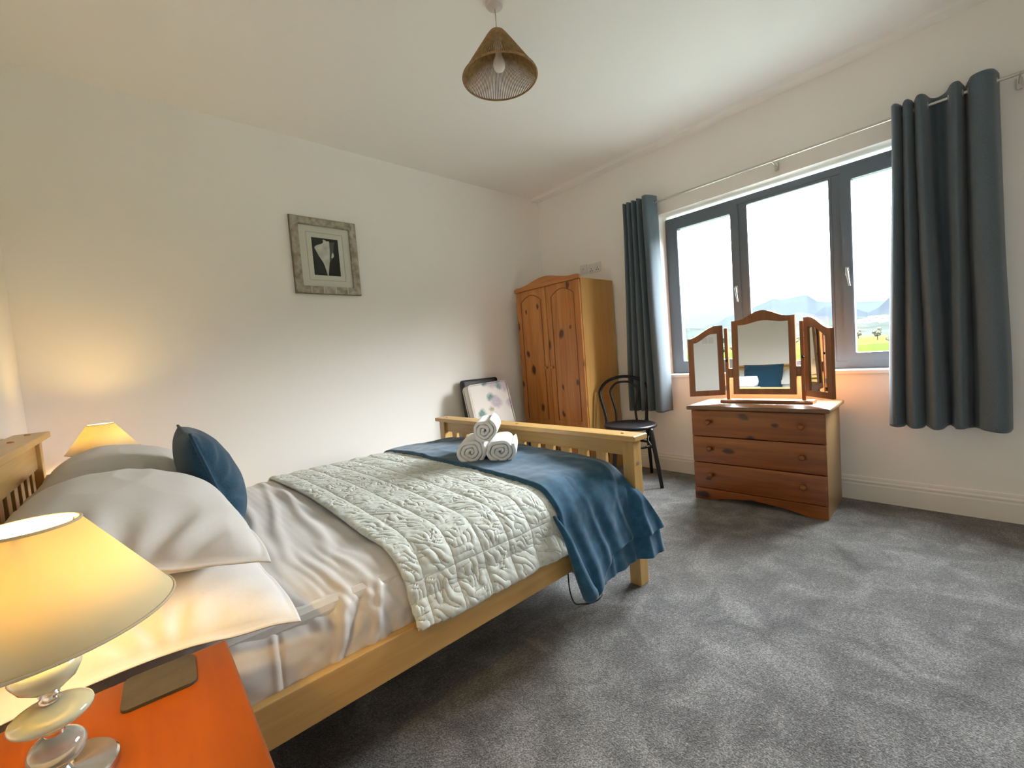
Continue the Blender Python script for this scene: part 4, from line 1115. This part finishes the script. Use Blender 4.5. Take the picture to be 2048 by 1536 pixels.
# ================================================================== CURTAINS AND POLE
PX, PZ = -.090, 2.246
pole = empty('curtain_pole', (PX, -2.24, PZ), 0, 'slim brushed steel curtain pole above the window', 'curtain pole')
finish('rod', tube(bmesh.new(), [(0, 1.125, 0), (0, -1.16, 0)], .008, 14), M['steel'], pole, True, angle=40)
finish('finial', lathe(bmesh.new(), [(.008, 1.118), (.013, 1.122), (.0155, 1.134), (.012, 1.146), (.003, 1.150)], (0, 0, 0), 'y', 18), M['steel'], pole, True)
finish('finial', lathe(bmesh.new(), [(.008, -1.152), (.013, -1.157), (.0155, -1.168), (.012, -1.18), (.003, -1.184)], (0, 0, 0), 'y', 18), M['steel'], pole, True)
for y in (1.09, 0.0, -1.065):
    b = bmesh.new()
    box(b, (.078, y - .010, -.045), (.0898, y + .010, .008), .002)
    tube(b, [(.082, y, -.016), (.03, y, -.016), (.004, y, -.011)], .005, 10)
    tube(b, [(.012 * math.cos(a), y, .012 * math.sin(a)) for a in np.linspace(PI * .9, PI * 2.1, 12)], .003, 8)
    finish('bracket', b, M['steel'], pole, True, angle=40)

def curtain(top, bot, zt, zb, label, rings, name='curtain'):
    """top / bot: matching control points (y, x) of the wavy heading and the hem"""
    A = np.array(catmull(top, 12)); B = np.array(catmull(bot, 12))
    n = 110
    t = np.linspace(0, 1, n)
    G = np.zeros((len(A), n, 3))
    for i in range(n):
        f = sstep(0, 1, t[i]) * .85 + .15 * t[i]
        yx = A * (1 - f) + B * f
        G[:, i, 0] = yx[:, 1]; G[:, i, 1] = yx[:, 0]; G[:, i, 2] = zt + (zb - zt) * t[i]
    k = np.linspace(0, 1, len(A))
    sway = .006 * noise(st3(k[:, None] * 5 + 0 * t, t[None, :] * 3 + 0 * k[:, None]), 1.0, 71)
    G[:, :, 0] += sway * np.minimum(1, t * 3)
    G[:, :, 1] += .5 * sway[::-1] * np.minimum(1, t * 3)
    G[:, -1, 2] += .004 * np.sin(k * 40)
    c = sheet(name, G, .004, M['curtain']); tag(c, label, 'curtain', 'window curtains')
    o = Vector(c.location)
    for y in rings:
        ring = [(PX - o.x, y - o.y + .004 * math.cos(2 * PI * q / 28), 0) for q in range(28)]
        ring = [Vector((PX + .016 * math.cos(2 * PI * q / 28), y, PZ + .016 * math.sin(2 * PI * q / 28))) - o for q in range(28)]
        finish('eyelet', tube(bmesh.new(), ring, .004, 8, True), M['steel'], c, True)
    return c
def yx(L): return [(y, PX + d * (1.55 if d < 0 else 1.5)) for y, d in L]
R_top = yx([(-2.842, .0), (-2.848, -.035), (-2.862, -.045), (-2.878, -.010), (-2.884, .030), (-2.890, -.010), (-2.905, -.045), (-2.922, -.02), (-2.930, .032), (-2.938, -.01), (-2.955, -.048), (-2.975, -.03), (-2.990, .02), (-3.020, .042), (-3.055, .02), (-3.078, -.035), (-3.098, -.040), (-3.112, .005), (-3.122, .040), (-3.135, .0), (-3.150, -.040), (-3.185, -.050), (-3.215, -.035), (-3.232, .01), (-3.236, .035)])
R_bot = yx([(-2.800, .0), (-2.808, -.035), (-2.832, -.050), (-2.858, -.015), (-2.868, .030), (-2.878, -.010), (-2.905, -.055), (-2.938, -.03), (-2.950, .030), (-2.962, -.01), (-2.992, -.055), (-3.020, -.035), (-3.034, .02), (-3.050, .042), (-3.066, .02), (-3.078, -.030), (-3.100, -.040), (-3.118, .005), (-3.140, .040), (-3.160, .0), (-3.172, -.040), (-3.215, -.058), (-3.252, -.045), (-3.268, .0), (-3.270, .030)])
curtain(R_top, R_bot, 2.292, .508, 'slate blue eyelet curtain, wider, right of the window', [-2.851, -2.880, -2.892, -2.926, -2.938, -2.984, -3.064, -3.114, -3.134, -3.228])
L_top = yx([(-1.118, .02), (-1.122, -.030), (-1.132, -.042), (-1.144, -.01), (-1.148, .030), (-1.152, -.01), (-1.168, -.045), (-1.186, -.01), (-1.192, .030), (-1.198, -.01), (-1.215, -.046), (-1.234, -.01), (-1.240, .030), (-1.246, -.01), (-1.265, -.047), (-1.284, -.01), (-1.292, .032), (-1.300, -.01), (-1.318, -.050), (-1.350, -.052), (-1.372, -.02), (-1.384, .02)])
L_bot = yx([(-1.060, .02), (-1.066, -.030), (-1.082, -.042), (-1.100, -.01), (-1.106, .030), (-1.112, -.01), (-1.135, -.045), (-1.160, -.01), (-1.168, .030), (-1.176, -.01), (-1.202, -.046), (-1.226, -.01), (-1.234, .030), (-1.242, -.01), (-1.268, -.047), (-1.294, -.01), (-1.304, .032), (-1.314, -.01), (-1.340, -.055), (-1.385, -.056), (-1.412, -.02), (-1.425, .02)])
curtain(L_top, L_bot, 2.302, .535, 'slate blue eyelet curtain, narrower, left of the window', [-1.123, -1.146, -1.153, -1.189, -1.199, -1.237, -1.247, -1.288, -1.301, -1.377])

# ================================================================== PICTURE
pc = empty('framed_picture', (-2.267, -.002, 1.900), 0, 'silver framed black and white lily print on the left wall', 'picture')
def ply(y0, y1): return y0, y1
def rect(w_, h_): return [(-w_ / 2, -h_ / 2), (w_ / 2, -h_ / 2), (w_ / 2, h_ / 2), (-w_ / 2, h_ / 2)]
def silver_mat():
    m, nt, b = mat('mottled_silver_leaf'); L = nt.links.new
    t = nd(nt, 'ShaderNodeTexCoord'); n = nd(nt, 'ShaderNodeTexNoise', Scale=28.0, Detail=4.0); L(t.outputs['Object'], n.inputs['Vector'])
    r = nd(nt, 'ShaderNodeValToRGB'); L(n.outputs['Fac'], r.inputs[0])
    r.color_ramp.elements[0].position = .35; r.color_ramp.elements[0].color = (.27, .23, .16, 1); r.color_ramp.elements[1].position = .65; r.color_ramp.elements[1].color = (.50, .46, .38, 1)
    L(r.outputs[0], b.inputs['Base Color']); b.inputs['Metallic'].default_value = .55; b.inputs['Roughness'].default_value = .42
    return m
M['silver'] = silver_mat()
bm = bmesh.new()
frame_prism(bm, rect(.456, .530), rect(.352, .426), 'y', -.026, -.0)
bmesh.ops.bevel(bm, geom=list(bm.edges), offset=.004, segments=2, affect='EDGES')
fr_ = finish('frame', bm, M['silver'], pc)
M['goldline'] = plain('grey_edge', (.16, .13, .09), .5, metal=.3)
finish('frame_edge', frame_prism(bmesh.new(), rect(.460, .534), rect(.4565, .5305), 'y', -.020, -.001), M['goldline'], fr_)
for k in range(4):
    x = -.13 + k * .085
    finish('leaf_joint', BOX((x, -.0264, -.264), (x + .006, -.0255, -.215)), M['steel'], fr_)
M['mount'] = plain('cream_mount', (.78, .74, .66), .9)
M['mountline'] = plain('mount_line', (.42, .40, .34), .9)
M['print'] = plain('black_print', (.012, .011, .010), .35)
M['petal'] = plain('pale_petal_print', (.66, .63, .58), .5, var=.22, vscale=22)
M['petal2'] = plain('shaded_petal_print', (.10, .10, .09), .5)
mt_ = finish('mount', BOX((-.176, -.010, -.213), (.176, -.006, .213)), M['mount'], pc)
finish('mount_line', frame_prism(bmesh.new(), rect(.256, .338), rect(.250, .332), 'y', -.0106, -.0101), M['mountline'], mt_)
pt_ = finish('print', BOX((-.092, -.0118, -.132), (.092, -.0102, .132)), M['print'], pc)
pet = [(-.002, -.132), (-.018, -.06), (-.040, -.015), (-.052, .005), (-.070, .045), (-.076, .062), (-.060, .078), (-.025, .092), (-.012, .108), (-.016, .116), (-.010, .122), (.005, .118), (.012, .112), (.030, .110), (.028, .04), (.022, -.02), (.012, -.08), (.004, -.132)]
finish('lily_petal', prism(bmesh.new(), catmull(pet, 4, True), 'y', -.0124, -.0117), M['petal'], pt_)
pet2 = [(.028, .104), (.050, .108), (.066, .112), (.058, .07), (.052, .03), (.046, .005), (.030, -.03), (.024, -.03), (.029, .03)]
finish('lily_petal', prism(bmesh.new(), catmull(pet2, 4, True), 'y', -.0124, -.0117), M['petal2'], pt_)
finish('lily_petal', prism(bmesh.new(), catmull([(.046, .036), (.054, .022), (.052, .006), (.040, -.006), (.036, .004)], 4, True), 'y', -.0127, -.0123), M['petal'], pt_)
finish('picture_glass', BOX((-.176, -.0165, -.213), (.176, -.0150, .213)), M['picglass'], pc)

# ================================================================== PENDANT LIGHT
PCX, PCY = -1.993, -1.690
pd = empty('pendant_light', (PCX, PCY, H), 0, 'woven brown string cone pendant light hanging from the ceiling', 'pendant light')
M['rose'] = plain('warm_white_plastic', (.66, .58, .53), .4)
M['cord'] = plain('brown_paper_string', (.33, .20, .080), .8, var=.3, vscale=60)
finish('ceiling_rose', lathe(bmesh.new(), [(.042, 0), (.042, -.010), (.036, -.020), (.014, -.026), (.006, -.030)], seg=40), M['rose'], pd, True, angle=40)
finish('flex', tube(bmesh.new(), [(0, 0, -.028), (.001, 0, -.10), (0, 0, -.15)], .0028, 8), M['rose'], pd, True)
zt_, zb_, rt_, rb_ = -.130, -.335, .036, .172
sc_ = bmesh.new()
N = 112
for k in range(N):
    a = 2 * PI * k / N; ca, sa = math.cos(a), math.sin(a)
    r2, r1 = .026, .050
    pts = [(.018 * ca, .018 * sa, zt_ + .002), (r2 * 1.3 * ca, r2 * 1.3 * sa, zt_ - .006), (r1 * ca, r1 * sa, zt_ - .026), ((r1 + (rb_ - r1) * .5) * ca, (r1 + (rb_ - r1) * .5) * sa, zt_ - .026 + (zb_ - zt_ + .026) * .5), (rb_ * ca, rb_ * sa, zb_)]
    tube(sc_, pts, .0023, 5, cap=False)
shd = finish('shade_strings', sc_, M['cord'], pd, True); shd['kind'] = 'stuff'
circ = lambda r, z, n=72: [(r * math.cos(2 * PI * k / n), r * math.sin(2 * PI * k / n), z) for k in range(n)]
finish('shade_ring', tube(bmesh.new(), circ(rb_, zb_), .0042, 8, True), M['cord'], pd, True)
finish('shade_ring', tube(bmesh.new(), circ(.020, zt_ + .002), .004, 8, True), M['cord'], pd, True)
finish('lamp_holder', lathe(bmesh.new(), [(.006, -.145), (.016, -.150), (.019, -.160), (.019, -.205), (.017, -.208)], seg=24), M['plastic'], pd, True, angle=40)
def pearl():
    m, nt, b = mat('pearl_glass_bulb'); b.inputs['Base Color'].default_value = (.80, .76, .70, 1); b.inputs['Roughness'].default_value = .2
    b.inputs['Subsurface Weight'].default_value = .3; b.inputs['Subsurface Radius'].default_value = (.02, .02, .02); return m
finish('bulb', lathe(bmesh.new(), [(.012, -.206), (.0135, -.225), (.017, -.240), (.025, -.258), (.029, -.276), (.027, -.292), (.018, -.305), (.004, -.310)], seg=28), pearl(), pd, True)

# ================================================================== SOCKETS, SWITCHES, CABLE
def plate_y(name, c, w_, h_, rz, label, cat, kind):
    """plate lying on a wall; local -y faces the room"""
    t = empty(name, c, rz, label, cat)
    bm = bmesh.new(); prism(bm, roundrect(0, 0, w_, h_, .005, 3), 'y', -.009, -.0005, .0015)
    finish('faceplate', bm, M['plastic'], t)
    if kind in ('double', 'single'):
        for s in ((-.036, .036) if kind == 'double' else (0,)):
            for dx, dz, a, b in ((0, -.004, .003, .0055), (-.011, -.024, .0055, .003), (.011, -.024, .0055, .003)):
                finish('pin_hole', BOX((s + dx - a, -.0095, dz - b), (s + dx + a, -.0088, dz + b)), M['dark'], t)
            sx2 = s * .42 if kind == 'double' else .0
            finish('rocker', BOX((sx2 - .006, -.012, .014), (sx2 + .006, -.0088, .032), .001), M['plastic'], t)
    elif kind == 'aerial':
        finish('aerial_port', lathe(bmesh.new(), [(.007, -.0088), (.007, -.016), (.004, -.016)], (0, 0, 0), 'y', 16), M['steel'], t, True, angle=40)
        for s in (-1, 1): finish('screw', lathe(bmesh.new(), [(.0035, -.0088), (.003, -.0098)], (s * .030, 0, 0), 'y', 12), M['steel'], t)
    else:
        finish('rocker', BOX((-.008, -.013, -.013), (.008, -.0088, .013), .002), M['plastic'], t)
        for s in (-1, 1): finish('screw', lathe(bmesh.new(), [(.0035, -.0088), (.003, -.0098)], (s * .030, 0, 0), 'y', 12), M['steel'], t)
    return t
RW = math.radians(-90)
plate_y('aerial_socket', (0, -.552, 1.884), .086, .086, RW, 'white aerial socket on the wall above the wardrobe', 'socket', 'aerial')
plate_y('double_socket', (0, -.682, 1.874), .146, .086, RW, 'white double power socket on the wall above the wardrobe', 'socket', 'double')
plate_y('wall_socket', (-.655, 0, .455), .086, .086, 0, 'white single socket low on the left wall beside the wardrobe', 'socket', 'single')
sw1 = plate_y('light_switch', (-2.675, YN, 1.115), .086, .086, PI, 'white light switch seen in the left mirror wing', 'switch', 'switch')
sw2 = plate_y('light_switch', (-2.565, YN, 1.115), .086, .086, PI, 'white light switch next to the other one in the left mirror wing', 'switch', 'switch')
tag(sw1, group='light switches by the door'); tag(sw2, group='light switches by the door')
cb_ = bmesh.new()
tube(cb_, catmull([(-2.20, -2.085, .237), (-2.17, -2.06, .12), (-2.115, -2.03, .03), (-2.075, -2.03, .006), (-2.04, -2.05, .004), (-1.99, -2.06, .004), (-1.93, -2.03, .004), (-1.88, -1.9, .004), (-1.9, -1.6, .004)], 8), .0028, 8)
cbo = finish('power_cable', cb_, M['dark'], None, True); tag(cbo, 'thin black cable hanging under the bed side and looping on the carpet', 'cable')
